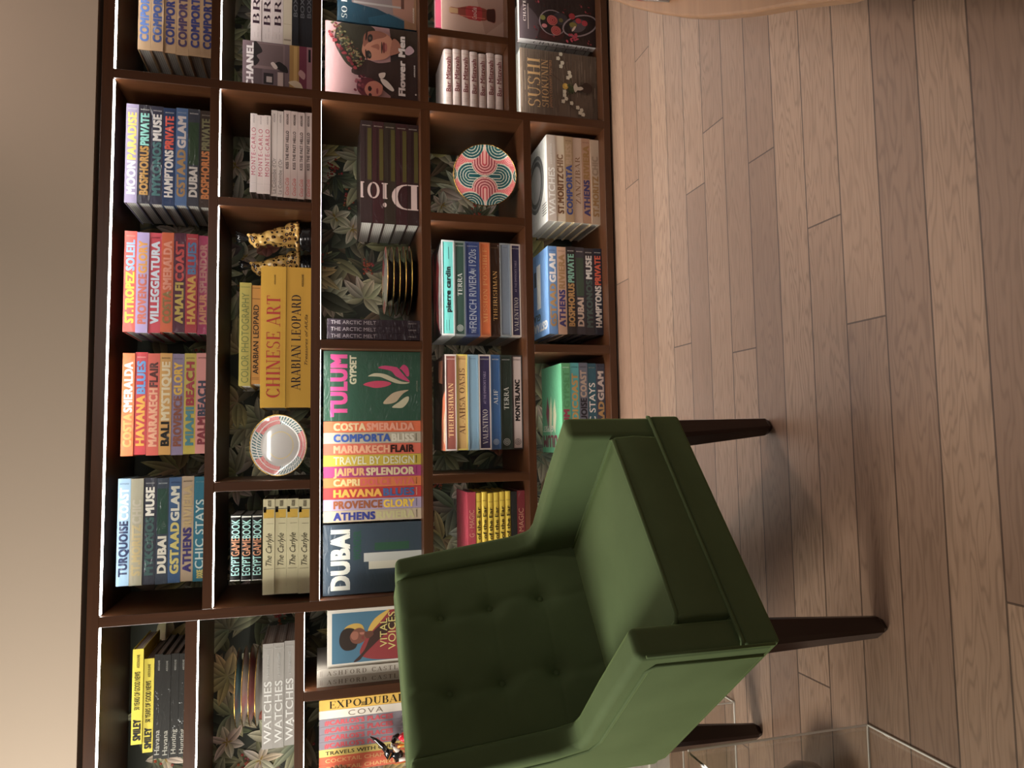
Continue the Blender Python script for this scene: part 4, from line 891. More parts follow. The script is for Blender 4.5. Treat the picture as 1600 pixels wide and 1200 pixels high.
def faceout(x0, z0, yf, Wd, H, T, label, group, bg, art, film=1, spine=None, page=True):
    r_ = thing('book', (x0,yf,z0+0.0006), label, 'book', group); mt = M['film'] if film else M['matte']
    mb = MB(); t_ = 0.003; sp = spine or bg
    mb.box((0,0,0),(Wd,t_,H), bg); mb.box((0,T-t_,0),(Wd,T,H), bg); mb.box((0,t_,0),(t_,T-t_,H), sp); mb.build('cover', mt, r_)
    pb = MB(); pb.box((t_,t_,0.003),(Wd-0.003,T-t_,H-0.0012)); pb.build('page_block', M['pages'], r_)
    ab = MB(); k_ = 0
    for s_ in art:
        k_ += 1; y_ = -0.0001-0.00003*k_-(0.0001 if s_[0] == 't' else 0)
        if s_[0] == 'p':
            pl_ = clip_unit(s_[1])
            if len(pl_) > 2: tri_mesh(ab, pl_, lambda u, v: (u*Wd, y_, v*H), s_[2])
        elif s_[0] == 't':
            _, tx, col, st, u0, u1, v0, v1 = s_
            put_text(ab, [(tx,col,st)], lambda a, b_, lf: (a, y_-(lf-0.0005)*0.6, b_), u0*Wd, u1*Wd, v0*H, (v1-v0)*H)
        elif s_[0] == 's':
            _, tx, col, st, v0, v1, b0, hh = s_
            put_text(ab, [(tx,col,st)], lambda a, b_, lf: (-lf, T-b_, H-a), v0*H, v1*H, b0*T, hh*T)
    ab.build('cover_art', mt, r_); return r_
def px(pts, x1, dx, y1, dy): return [((y1-y)/dy, (x1-x)/dx) for x, y in pts]
tp = lambda pts: smooth(px(pts, 810, 665, 570, 505))
faceout(0.0690, 0.761, 0.055, 0.250, 0.342, 0.05, 'dark green cover with pink lettering and curling leaf shapes, facing out', 'cover-out books', (46,84,66), [
 ('t','TULUM',(206,52,132),'heavy',0.06,0.95,0.76,0.932), ('t','GYPSET',(206,200,168),'bold',0.525,0.94,0.668,0.737),
 ('p',tp([(515,185),(560,168),(640,178),(660,190),(690,160),(722,180),(732,235),(715,246),(698,222),(676,195),(660,192),(690,232),(735,282),(700,276),(640,246),(600,205)]),(196,40,104)),
 ('p',tp([(445,246),(490,224),(560,230),(620,258),(680,284),(735,290),(700,301),(640,296),(580,272),(530,251),(480,247)]),(196,186,156)),
 ('p',tp([(412,306),(460,286),(520,279),(580,285),(605,300),(570,320),(500,331),(450,321)]),(198,46,88)),
 ('p',tp([(548,442),(600,380),(650,356),(726,345),(690,370),(662,402),(640,430),(600,446)]),(192,170,140)),
 ('p',tp([(610,470),(660,432),(700,400),(726,394),(726,422),(705,456),(680,476),(640,477)]),(200,192,160)),
 ('t','ASSOULINE',(130,140,120),'mid',0.42,0.58,0.03,0.045)])
faceout(-0.5375+0.003, 0.761, 0.055, 0.242, 0.342, 0.05, 'slate blue cover with white capitals and pale blocks, facing out beside armchair', 'cover-out books', (58,72,86), [
 ('t','DUBAI',(222,220,208),'heavy',0.064,0.927,0.733,0.924), ('t','WONDER',(44,84,70),'bold',0.48,0.9,0.62,0.70),
 ('p',rect(0.45,-0.0+0.0,0.575,0.594),(196,196,190)), ('p',rect(0.34,0.0,0.45,0.545),(212,206,186)), ('p',rect(0.605,0.13,0.715,0.484),(46,86,64))], film=1)
vp = lambda pts: smooth(px(pts, 865, 637, 530, 425))
faceout(-0.7725, 0.762, 0.035, 0.192, 0.326, 0.04, 'white bordered cover with portrait on blue ground, in the left bay', 'cover-out books', (226,218,206), [
 ('p',rect(0.06,0.03,0.94,0.953),(72,118,146)),
 ('p',vp([(330,300),(345,240),(400,215),(450,225),(470,270),(450,320),(400,330)]),(206,166,64)),
 ('p',vp([(440,440),(480,330),(500,270),(560,180),(640,132),(760,132),(840,132),(840,504),(700,504),(520,490)]),(150,44,48)),
 ('p',vp([(495,270),(540,190),(620,134),(640,134),(590,200),(540,260),(515,285)]),(220,176,70)),
 ('p',vp([(520,300),(600,220),(700,140),(760,134),(700,230),(600,320),(480,440),(440,490),(400,498),(470,420)]),(66,40,34)),
 ('p',vp([(305,330),(320,270),(360,245),(410,262),(430,330),(410,400),(350,412),(315,380)]),(50,36,28)),
 ('p',vp([(375,310),(400,265),(440,250),(475,275),(485,310),(470,350),(430,368),(390,355)]),(126,74,56)),
 ('p',vp([(380,300),(400,275),(430,285),(425,330),(395,335)]),(164,100,78)),
 ('p',vp([(440,285),(470,285),(470,300),(445,300)]),(178,110,90)), ('p',vp([(452,318),(466,312),(468,334),(455,336)]),(130,50,46)),
 ('p',vp([(470,290),(520,280),(530,310),(490,335)]),(104,60,46)),
 ('t','VITAL',(226,208,120),'thin',0.29,0.79,0.38,0.455), ('t','VOICES',(226,208,120),'thin',0.235,0.90,0.29,0.368),
 ('t','100 WOMEN USING THEIR POWER',(236,232,224),'mid',0.235,0.92,0.245,0.265)], film=0)
# right bay, third shelf: flower-crowned young men
def fm(pts): return smooth([((1140+(x-235)*0.12-y)/850, (1400-x)/1165) for x, y in pts])
def fe(x, y, ru, rv, rot=0): 
    return ell((1140+(x-235)*0.12-y)/850, (1400-x)/1165, ru, rv, rot)
art = [('p',rect(0,0,1,1),(184,140,142)), ('p',rect(0,0,1,0.30),(58,48,50)),
 ('p',fm([(560,880),(640,760),(760,740),(900,780),(1100,760),(1400,700),(1400,1250),(1200,1250),(1000,1120),(800,960)]),(66,48,46)),
 ('p',fm([(1040,330),(1180,350),(1400,420),(1400,700),(1200,690),(1080,560)]),(70,56,48))]
art.append(('p',fm([(400,330),(560,300),(760,340),(860,420),(760,560),(740,700),(640,840),(520,800),(420,680),(350,540),(360,420)]),(58,54,44)))
rf = random.Random(3)
for i in range(150):
    t = rf.random(); x = 330+330*t+rf.uniform(-60,60); y = 360+430*t+rf.uniform(-70,70)-60*(1-t); c_ = rf.choice([(112,104,66),(134,124,84),(82,84,56),(150,132,92),(96,60,50),(122,40,48),(70,70,60)])
    art.append(('p',fe(x,y,rf.uniform(.008,.02),rf.uniform(.006,.014),rf.uniform(0,180)),c_))
for i in range(34):
    t = rf.random(); x = 300+320*t; y = 440+400*t+rf.uniform(-14,14); art.append(('p',fe(x-14,y,.022,.016,rf.uniform(0,180)),rf.choice([(128,34,44),(106,30,40),(150,48,56)])))
art += [('p',fm([(700,560),(720,460),(800,425),(920,430),(1030,480),(1080,560),(1070,650),(1000,735),(880,755),(760,745),(690,660)]),(196,130,104)),
 ('p',fm([(700,560),(720,460),(800,425),(920,430),(1000,470),(960,500),(860,520),(760,560),(720,600)]),(150,92,74)),
 ('p',fe(790,505,.055,.028,-8),(48,42,44)), ('p',fe(775,690,.055,.028,8),(54,46,46)), ('p',fe(790,505,.02,.014),(100,84,74)), ('p',fe(785,695,.02,.014),(100,84,74)),
 ('p',fe(745,470,.075,.010,-6),(50,36,32)), ('p',fe(742,690,.07,.010,6),(50,36,32)),
 ('p',fm([(800,600),(880,570),(910,600),(900,640),(870,625)]),(164,98,78)), ('p',fe(965,615,.075,.016),(120,52,52)), ('p',fe(990,612,.06,.014),(170,92,84)), ('p',fe(938,615,.08,.008),(66,46,42)),
 ('p',fm([(1080,520),(1160,560),(1180,660),(1080,700),(1040,690)]),(170,108,88)),
 ('p',fe(760,1060,.13,.12),(98,34,46)), ('p',fm([(720,1080),(760,1010),(840,990),(900,1010),(950,1060),(930,1140),(850,1170),(760,1150)]),(190,112,92)),
 ('p',fe(785,1075,.035,.02),(60,30,36)), ('p',fe(790,1150,.03,.018),(60,30,36)), ('p',fe(800,1075,.012,.01),(30,20,22)), ('p',fe(880,1105,.04,.012),(130,50,56)),
 ('p',fm([(900,910),(980,900),(970,950),(920,965)]),(226,206,196)), ('p',fm([(920,970),(1000,990),(1090,1090),(1060,1110),(960,1040)]),(226,208,200)),
 ('p',fm([(1240,640),(1300,600),(1355,660),(1290,705),(1240,690)]),(206,170,180))]
for i in range(16):
    art.append(('p',fe(650+rf.uniform(-60,60),990+rf.uniform(-70,110),.02,.015,rf.uniform(0,90)),rf.choice([(120,40,54),(80,24,40),(150,70,80)])))
art += [('t','Flower Men',(240,226,222),'heavy',0.10,0.90,0.140,0.215), ('t','ASSOULINE',(226,216,210),'bold',0.37,0.53,0.03,0.045), ('p',fe(1372,1160,.012,.01),(226,216,210)), ('t','A romantic journey',(226,206,200),'ital',0.1,0.86,0.108,0.128) if False else ('p',fe(1372,1160,.010,.008),(226,216,210))]
faceout(1.252, 0.763, 0.055, 0.290, 0.338, 0.03, 'cover with two flower-crowned people and white title, facing out', 'cover-out books', (184,140,142), art)
faceout(1.560, 0.763, 0.075, 0.26, 0.295, 0.03, 'teal and tan cover in clear film behind the flower-crowned cover', 'cover-out books', (36,74,94), [
 ('p',rect(0,0,1,0.16),(176,128,92)), ('p',[(0.1,0.16),(0.25,0.5),(0.3,0.82),(1,0.9),(1,0.16)],(150,132,132)), ('p',[(0.1,0.05),(0.2,0.3),(1,0.36),(1,0.0)],(186,132,112)), ('p',[(0.0,0.16),(0.12,0.16),(0.2,0.36),(0.1,0.62),(0.0,0.6)],(40,92,116)), ('p',rect(0.3,0.16,0.5,0.2),(110,70,60)), ('p',ell(0.75,0.45,0.1,0.06),(150,60,74)), ('p',[(0.3,0.8),(0.33,0.8),(0.33,0.2),(0.3,0.2)],(190,180,176)),
 ('t','SO FAR SO',(232,236,232),'serif',0.05,0.80,0.88,0.95), ('t','ASSOULINE',(230,210,190),'bold',0.1,0.34,0.03,0.05)])
# right bay, second shelf
faceout(1.252, 1.147, 0.055, 0.178, 0.238, 0.018, 'fashion cover with white capitals above a couture salon photograph', 'cover-out books', (120,98,104), [
 ('p',rect(0,0,1,1),(120,98,104)), ('p',rect(0.06,0.40,0.98,0.84),(92,74,78)), ('p',rect(0.44,0.40,0.98,0.84),(140,114,116)), ('p',rect(0.5,0.42,0.96,0.8),(120,98,100)),
 ('p',smooth([(0.5,0.84),(0.6,0.76),(0.7,0.8),(0.8,0.72),(0.95,0.78),(0.98,0.84)]),(40,32,34)), ('p',rect(0.06,0.50,0.44,0.72),(110,90,96)), ('p',rect(0.13,0.56,0.36,0.7),(44,36,40)), ('p',rect(0.17,0.58,0.29,0.66),(186,170,166)), ('p',rect(0.05,0.42,0.4,0.50),(196,172,164)),
 ('p',smooth([(0.40,0.36),(0.46,0.5),(0.56,0.54),(0.62,0.48),(0.56,0.4),(0.5,0.36)]),(34,28,30)), ('p',smooth([(0.46,0.54),(0.56,0.60),(0.6,0.56),(0.5,0.5)]),(224,206,200)),
 ('p',rect(0.0,0.19,1.0,0.33),(176,132,66)), ('p',rect(0.1,0.22,0.98,0.27),(204,160,90)), ('p',rect(0.0,0.08,1.0,0.19),(124,46,70)), ('p',rect(0,0,1,0.08),(170,120,128)), ('p',rect(0.68,0.02,0.95,0.055),(20,16,18)),
 ('p',smooth([(0.06,0.14),(0.16,0.30),(0.22,0.34),(0.26,0.24),(0.2,0.16)]),(214,190,160)), ('p',smooth([(0.30,0.12),(0.4,0.2),(0.5,0.17),(0.42,0.1)]),(200,150,150)),
 ('t','CHANEL',(242,232,232),'bold',0.02,0.96,0.845,0.945)], film=0)
# right bay, fourth shelf
cb_ = lambda pts: smooth(pts, 5)
bot = [(0.0,0.86),(0.10,0.86),(0.11,0.74),(0.19,0.60),(0.23,0.46),(0.20,0.32),(0.17,0.27),(0.22,0.2),(0.20,0.135),(-0.20,0.135),(-0.22,0.2),(-0.17,0.27),(-0.20,0.32),(-0.23,0.46),(-0.19,0.60),(-0.11,0.74),(-0.10,0.86)]
sb = lambda k, lo, hi: [(0.30+u*k*0.42,v) for u, v in [((uu),vv) for uu, vv in bot] if lo <= v <= hi]
faceout(1.568, 0.424, 0.055, 0.215, 0.245, 0.012, 'silvery beige cover showing a red glass soda bottle', 'cover-out books', (206,168,152), [
 ('p',rect(0,0,1,1),(206,168,152)), ('p',[(0,0.3),(0.3,0),(1,0.0),(1,0.5)],(190,148,134)),
 ('p',cb_([(0.38+u*0.58,v) for u, v in bot]),(150,60,44)), ('p',rect(0.33,0.74,0.43,0.88),(206,160,112)),
 ('p',cb_([(0.277,0.60),(0.483,0.60),(0.507,0.46),(0.494,0.36),(0.266,0.36),(0.253,0.46)]),(190,28,40)), ('p',cb_([(0.288,0.27),(0.472,0.27),(0.499,0.2),(0.486,0.14),(0.274,0.14),(0.261,0.2)]),(76,34,30)),
 ('p',rect(0.295,0.3,0.31,0.7),(226,110,90)), ('p',rect(0.44,0.3,0.45,0.7),(120,20,30)),
 ('t','Coca-Cola',(244,226,220),'ital',0.27,0.49,0.44,0.51)], film=1, spine=(196,44,72))
faceout(1.60, 0.424, 0.10, 0.2, 0.262, 0.03, 'pink book standing behind the soda bottle cover', 'cover-out books', (196,60,96), [('p',rect(0.0,0.0,1,1),(196,60,96))], film=0)
# right bay, bottom shelf
def ce(x, y, ru, rv, rot=0): return ell((480+(x-105)*0.108-y)/996, (1120-x)/1015, ru, rv, rot)
art = [('p',rect(0,0,1,1),(52,38,38)), ('p',smooth([(0.0,0.8),(0.3,0.75),(0.5,0.95),(0.2,1.0),(0,1)]),(84,70,74)), ('p',smooth([(0.05,0.75),(0.3,0.6),(0.2,0.4),(0.03,0.5)]),(72,34,34))]
rf = random.Random(9)
for i in range(70): art.append(('p',ell(rf.uniform(0.02,0.98),rf.uniform(0.02,0.85),rf.uniform(.008,.022),rf.uniform(.008,.018),rf.uniform(0,90),10),rf.choice([(130,34,44),(96,26,34),(160,54,66),(70,40,38),(60,30,30)])))
art += [('p',ce(540,250,.19,.178),(150,132,138)), ('p',ce(540,250,.175,.163),(44,34,36)), ('p',ce(640,190,.09,.1),(66,58,66)), ('p',ce(535,215,.075,.07),(196,96,88)), ('p',ce(535,215,.06,.056),(160,44,52)), ('p',ce(582,365,.072,.066),(196,96,88)), ('p',ce(582,365,.057,.052),(156,46,54)), ('p',ce(410,180,.036,.034),(136,132,66)), ('p',ce(650,210,.03,.028),(120,110,60)),
 ('p',ce(905,280,.255,.15,-62),(164,146,152)), ('p',ce(905,280,.235,.13,-62),(40,30,34)), ('p',ce(880,280,.12,.09,-50),(96,84,92)), ('p',ce(800,145,.045,.042),(176,30,46)), ('p',ce(885,208,.04,.038),(190,34,58)), ('p',ce(968,240,.042,.04),(190,34,58)), ('p',ce(812,272,.04,.05),(142,128,60)), ('p',ce(820,328,.05,.014,-30),(236,206,190)), ('p',ce(430,300,.03,.035),(206,120,124))]
for k in range(40):
    t = 2*PI*k/40; art.append(('p',ell((480+(535+(44 if k%2 else 20)*math.cos(t)-105)*0.108-(215+(44 if k%2 else 20)*math.sin(t)))/996,(1120-(535+(44 if k%2 else 20)*math.cos(t)))/1015,.009,.008,0,8),(214,86,84))); art.append(('p',ell((480+(582+(40 if k%2 else 18)*math.cos(t)-105)*0.108-(365+(40 if k%2 else 18)*math.sin(t)))/996,(1120-(582+(40 if k%2 else 18)*math.cos(t)))/1015,.009,.008,0,8),(210,84,80)))
for i in range(12): art.append(('p',ce(rf.uniform(720,860),rf.uniform(390,520),.022,.014,rf.uniform(0,180)),(196,60,84)))
art += [('t','CHATEAU LIFE',(232,218,206),'serif',0.24,0.92,0.92,0.955), ('t','JANE WEBSTER',(206,190,180),'mid',0.13,0.5,0.885,0.90) if False else ('p',rect(0.13,0.888,0.5,0.897),(190,172,164)), ('s','CHATEAU LIFE',(110,104,104),'serif',0.19,0.96,0.28,0.5)]
faceout(1.577, 0.036, 0.055, 0.283, 0.323, 0.038, 'dark cover with bowls of pomegranates and cherries, facing out', 'cover-out books', (52,38,38), art, spine=(214,208,206))
for i in range(7):
    e = B('', (222,216,212), None, film=0, bars=[(0.80,0.97,0.44,0.54,(150,140,140))])
    book((1.592, 0.098, 0.0366+0.0425*(6-i)), 0.24, 0.0415, 0.2, 'white book lying behind the pomegranate cover, %s of seven' % ('bottom' if i == 6 else ORD[i+1]), 'white books lying behind the fruit cover', e, 'side')
def se(x, y, ru, rv, rot=0): return ell((1405+(x-110)*0.08-y)/785, (1130-x)/1020, ru, rv, rot, 14)
art = [('p',rect(0,0,1,1),(110,92,78))]
rf = random.Random(4)
for i in range(210):
    u = rf.uniform(0,0.9); v = rf.uniform(0.005,0.99); ln = rf.uniform(0.08,0.4); art.append(('p',rect(u,v,min(1,u+ln),v+rf.uniform(.002,.006)),rf.choice([(132,112,96),(88,72,60),(146,126,110),(78,63,54),(118,100,86)])))
def br(a, b_, wd, c_):
    x0, y0 = se(*a,0,0)[0]; x1, y1 = se(*b_,0,0)[0]; l = math.hypot(x1-x0,y1-y0); nx, ny = -(y1-y0)/l*wd, (x1-x0)/l*wd
    return ('p',[(x0+nx,y0+ny),(x1+nx,y1+ny),(x1-nx,y1-ny),(x0-nx,y0-ny)],c_)
art += [br((800,1080),(740,900),.004,(70,74,44)), br((740,900),(620,690),.003,(90,70,50)), br((780,1100),(690,1060),.004,(70,74,44)), br((800,1090),(700,1170),.004,(70,74,44)), br((700,1170),(780,1300),.003,(80,64,46)), br((780,1300),(910,1370),.003,(80,64,46)), br((690,1040),(520,920),.003,(88,66,48))]
for x, y in ((640,690),(605,740),(660,790),(640,830),(750,900),(730,960),(760,940),(680,1160),(700,1200),(660,1230),(770,1250),(850,1300),(900,1330),(920,1380),(880,1360),(680,1120)):
    for q in range(5): art.append(('p',se(x+13*math.cos(q*1.26),y+13*math.sin(q*1.26),.016,.012,q*72),(222,212,190)))
art += [('p',se(690,1060,.045,.036),(206,160,50)), ('p',se(700,1050,.025,.02),(226,186,80))]
for i in range(14): art.append(('p',se(rf.uniform(730,800),rf.uniform(1040,1140),.03,.014,rf.uniform(0,180)),rf.choice([(66,74,44),(84,90,54),(54,60,38)])))
art += [('p',smooth([((1405+(x-110)*0.08-y)/785, (1130-x)/1020) for x, y in ((800,1050),(830,1010),(850,1060),(900,1050),(960,1015),(1030,1040),(1050,1080),(1030,1130),(960,1140),(900,1110),(850,1115),(820,1140),(805,1110))]),(62,42,34)),
 ('p',smooth([((1405+(x-110)*0.08-y)/785, (1130-x)/1020) for x, y in ((800,1060),(830,1020),(855,1065),(900,1062),(930,1085),(890,1105),(850,1105),(825,1130),(805,1100))]),(206,190,172)),
 ('t','SUSHI',(222,176,116),'serif',0.155,0.85,0.755,0.912), ('t','SHOKUNIN',(214,168,110),'serif',0.165,0.85,0.652,0.735), ('t',"JAPAN'S CULINARY MASTERS",(196,140,96),'thin',0.165,0.85,0.605,0.635), ('t','ANDREA FAZZARI',(206,180,150),'mid',0.38,0.66,0.94,0.955) if False else ('p',rect(0.38,0.945,0.66,0.951),(190,166,140)), ('p',rect(0.36,0.04,0.52,0.046),(170,146,124))]
faceout(1.252, 0.036, 0.055, 0.284, 0.324, 0.075, 'brown wood-grain cover with gold serif title and vase of blossom', 'cover-out books', (110,92,78), art, film=0)

# ------------------------------------------------------------------ plates
TEAL, CREAM, PINK, ROSE = (28,92,98), (226,226,206), (236,108,116), (172,74,84)
def arch_col(p, q):
    """scalloped arches of teal and pink, p right, q up"""
    sp, q2 = abs(p), abs(q)
    d = math.hypot(p, q2-0.42)
    ins = d < 0.42 if q2 < 0.42 else sp < 0.42*max(0.0, 1-(q2-0.42)/0.5)**1.4
    if ins:
        dd = d if q2 < 0.42 else sp; k = dd % 0.085
        if q2 < 0.42 and d > 0.395: return CREAM
        return (246,190,180) if k < 0.035 else ROSE if dd > 0.09 else (206,72,84)
    dd = q2 if sp < 0.46 else math.hypot(sp-0.46, q2)
    if dd < 0.43: return CREAM if dd > 0.405 or (dd+0.03) % 0.085 < 0.024 else TEAL
    dd = math.hypot(sp-1.22, q2)
    if dd < 0.34: return CREAM if dd > 0.315 or dd % 0.085 < 0.024 else TEAL
    dd = abs(sp-0.44) if q2 > 0.95 else math.hypot(sp-0.44, q2-0.95)
    if dd < 0.43: return CREAM if dd > 0.405 or (dd+0.03) % 0.085 < 0.024 else TEAL
    dd = math.hypot(sp-0.86, q2-0.62) if q2 < 0.62 else abs(sp-0.86)
    return (250,184,176) if dd % 0.05 < 0.017 else PINK
def rotate_to(o, m_): o.matrix_world = m_
def disc_plate(name, label, group, loc, tilt, R, colf, depth=0.012, yaw=0.0):
    """a plate standing on edge; faces -Y before the tilt"""
    r_ = thing(name, loc, label, 'plate', group); n = 150
    mb = MB(); vs = {}; 
    def pt(i, j):
        x, z = (2*i/n-1)*R, (2*j/n-1)*R; d = math.hypot(x, z)
        if d > R: x, z = x/d*R, z/d*R; d = R
        y = -depth*max(0.0, (d/R-0.62)/0.38)**1.5 if depth else 0.0
        return (x, y, z)
    for i in range(n):
        for j in range(n):
            cx, cz = (2*(i+.5)/n-1), (2*(j+.5)/n-1)
            if math.hypot(cx, cz) > 1.0: continue
            mb.face([pt(i,j),pt(i+1,j),pt(i+1,j+1),pt(i,j+1)], colf(cx, cz))
    o = mb.build('face', M['ceramic'], r_, fix=True); o.data.polygons.foreach_set('use_smooth', [True]*len(o.data.polygons))
    mb = MB(); mb.lathe([(R*1.0,-depth),(R*0.98,-depth+0.007),(R*0.62,0.010),(0.0,0.010)], 72, (222,218,212), axis=1)
    mb.build('underside', M['ceramic'], r_, smooth=True)
    mb = MB(); mb.tube([(R*math.cos(2*PI*k/72),-depth,R*math.sin(2*PI*k/72)) for k in range(72)], 0.0018, 6, closed=True); mb.build('gold_rim', M['gold'], r_, smooth=True)
    r_.rotation_euler = (tilt, 0, yaw); return r_
def plate_stand(loc, label, h):
    r_ = thing('plate_stand', loc, label, 'plate stand', 'clear plate stands')
    for s_ in (-0.055, 0.055):
        mb = MB(); mb.box((s_-0.003,-0.035,0.0),(s_+0.003,0.09,0.006)); mb.box((s_-0.003,-0.035,0.006),(s_+0.003,-0.029,0.026)); mb.box((s_-0.003,0.048,0.006),(s_+0.003,0.054,h)); mb.build('support', M['acrylic'], r_)
    mb = MB(); mb.box((-0.055,0.048,h*0.5),(0.055,0.054,h*0.5+0.008)); mb.build('crossbar', M['acrylic'], r_)
disc_plate('plate', 'round plate with teal and pink arch pattern on clear stand, fourth shelf', 'display plates', (1.022,0.105,0.369+0.128), math.radians(-6), 0.123, lambda p, q: arch_col(q, p))
plate_stand((1.022,0.10,0.3695), 'clear stand under the teal and pink arch plate', 0.12)
def white_col(p, q):
    d = math.hypot(p, q); a = math.atan2(q, p)
    if d > 0.95: return (244,240,234)
    if d > 0.70:
        k = int((a+PI)/(2*PI)*6) % 2
        if 0.81 < d < 0.835: return (246,242,236)
        if k: return (236,132,132) if (a*40 % 1) > 0.3 else (246,196,192)
        return (60,112,120) if (a*9+d*6) % 1 < 0.42 else (236,234,226)
    if 0.43 < d < 0.455: return (236,214,150)
    return (216,210,204)
disc_plate('plate', 'white plate with gold ring and striped rim leaning beside the large gold books', 'display plates', (-0.012,0.12,1.147+0.103), math.radians(-24), 0.107, white_col, 0.018)
plate_stand((-0.012,0.115,1.1475), 'clear stand under the white plate with gold ring', 0.1)
def flat_plate(loc, R, label, group, patt, tint):
    r_ = thing('plate', loc, label, 'plate', group); h = 0.0235
    mb = MB(); mb.lathe([(0.0,0.0195),(R*0.60,0.0195),(R*0.66,0.0205)], 64, (228,222,214)); mb.build('well', M['ceramic'], r_, smooth=True)
    mb = MB(); n = 64
    for k in range(n):
        t0, t1 = 2*PI*k/n, 2*PI*(k+1)/n
        for a, b_ in ((0.66,0.83),(0.83,0.995)):
            z0, z1 = (0.0205+(a-0.66)/0.335*(h-0.0205)), (0.0205+(b_-0.66)/0.335*(h-0.0205))
            mb.face([(R*a*math.cos(t0),R*a*math.sin(t0),z0),(R*b_*math.cos(t0),R*b_*math.sin(t0),z1),(R*b_*math.cos(t1),R*b_*math.sin(t1),z1),(R*a*math.cos(t1),R*a*math.sin(t1),z0)], patt(k))
    mb.build('rim', M['ceramic'], r_, smooth=True)
    mb = MB(); mb.lathe([(0.0,0.003),(R*0.5,0.003),(R*0.52,0.0),(R*0.57,0.0),(R*0.60,0.006),(R*0.70,0.016),(R*0.995,h-0.002)], 64, tint); mb.build('underside', M['ceramic'], r_, smooth=True)
    mb = MB(); mb.tube([(R*math.cos(2*PI*k/64),R*math.sin(2*PI*k/64),h) for k in range(64)], 0.0013, 6, closed=True); mb.build('gold_rim', M['gold'], r_, smooth=True)
    return r_
pt1 = lambda k: TEAL if (k//6) % 3 == 0 and k % 2 else CREAM if (k//6) % 3 == 0 else PINK if (k//6) % 3 == 1 else (230,196,188)
names = ['bottom','second from bottom','middle','second from top','topmost']
for i in range(5):
    flat_plate((0.615+rb.uniform(-.004,.004), 0.215, 0.7612+0.0225*i), 0.134-0.003*(i == 4), 'gold-rimmed plate beside the dark upright trio, %s of five' % names[i], 'plates stacked on the third shelf', pt1, (70,62,58))
for i in range(4):
    flat_plate((-0.858+rb.uniform(-.004,.004), 0.205, 1.194+0.1062+0.0215*i), 0.132, 'plate lying on the grey books, %s of four' % ['bottom','second from bottom','third from bottom','topmost'][i], 'plates stacked on the grey books', pt1, ((206,198,190),(150,90,90),(196,192,190),(80,120,128))[i])

# ------------------------------------------------------------------ leopard candle holders
def leopard(loc, label, yaw=0.0):
    r_ = thing('leopard_figurine', loc, label, 'figurine', 'leopard figurines', yaw)
    mb = MB(); rl = random.Random(2)
    mb.lathe([(0.0,0.0),(0.045,0.0),(0.048,0.006),(0.046,0.016),(0.042,0.022),(0.045,0.03),(0.040,0.042),(0.0,0.044)], 28)
    o = mb.build('base', M['black_gloss'], r_, smooth=True)
    for v in o.data.vertices: v.co.x *= 1+rl.uniform(-.05,.05); v.co.y *= 1+rl.uniform(-.05,.05)
    o.scale.y = 0.8
    mb = MB()                                # sits upright, chest to -X, head turned the same way
    for c, r in (((0.016,0,0.075),(0.034,0.034,0.034)),((0.010,0,0.105),(0.031,0.031,0.040)),((0.000,0,0.14),(0.027,0.027,0.036)),((-0.010,0,0.172),(0.023,0.023,0.028)),
                 ((-0.012,0,0.198),(0.0235,0.022,0.022)),((-0.031,0,0.192),(0.015,0.014,0.012)),((-0.040,0,0.190),(0.008,0.010,0.008)),
                 ((-0.004,0.017,0.217),(0.007,0.006,0.008)),((-0.004,-0.017,0.217),(0.007,0.006,0.008)),
                 ((0.026,0.022,0.068),(0.026,0.018,0.028)),((0.026,-0.022,0.068),(0.026,0.018,0.028)),
                 ((0.004,0.028,0.049),(0.024,0.011,0.009)),((0.004,-0.028,0.049),(0.024,0.011,0.009)),
                 ((-0.016,0.014,0.12),(0.014,0.012,0.030)),((-0.016,-0.014,0.12),(0.014,0.012,0.030)),
                 ((-0.022,0.014,0.08),(0.010,0.0095,0.036)),((-0.022,-0.014,0.08),(0.010,0.0095,0.036)),
                 ((-0.030,0.014,0.049),(0.016,0.010,0.008)),((-0.030,-0.014,0.049),(0.016,0.010,0.008))):
        mb.ball(c, r, 10)
    mb.tube([(0.044,0.0,0.052),(0.050,-0.02,0.05),(0.040,-0.042,0.05),(0.018,-0.046,0.05)], [0.009,0.009,0.008,0.007], 8)
    o = mb.build('body', M['leopard'], r_)
    rm = o.modifiers.new('remesh', 'REMESH'); rm.mode = 'VOXEL'; rm.voxel_size = 0.0028; rm.use_smooth_shade = True
    smd = o.modifiers.new('smooth', 'SMOOTH'); smd.iterations = 5; smd.factor = 0.5
    mb = MB()
    for s_ in (-1, 1): mb.ball((-0.030,0.011*s_,0.2005), 0.0028, 6)
    mb.ball((-0.047,0,0.193), (0.003,0.004,0.003), 6); mb.build('eyes_and_nose', M['black_gloss'], r_, smooth=True)
    mb = MB(); n = 40; pr = [(0.010,0.212),(0.012,0.222),(0.011,0.228),(0.016,0.240),(0.021,0.258)]; vs = []; fs = []
    for ring in range(2*len(pr)):
        k = ring if ring < len(pr) else 2*len(pr)-1-ring; r0, z0 = pr[k]; r0 = r0-(0.002 if ring >= len(pr) else 0)
        for j in range(n):
            a = 2*PI*j/n; f = (z0-0.212)/0.046; rr = r0*(1+0.10*f*math.cos(8*a)); zz = z0+0.004*f*math.cos(8*a)
            vs.append((rr*math.cos(a)-0.008, rr*math.sin(a), zz))
    for i in range(2*len(pr)-1):
        for j in range(n): fs.append((i*n+j,i*n+(j+1)%n,(i+1)*n+(j+1)%n,(i+1)*n+j))
    mb.mesh(vs, fs); mb.build('candle_cup', M['black_gloss'], r_, smooth=True); return r_
leopard((0.743,0.145,1.1475), 'yellow spotted leopard figurine with black candle cup, nearest the divider', math.radians(12))
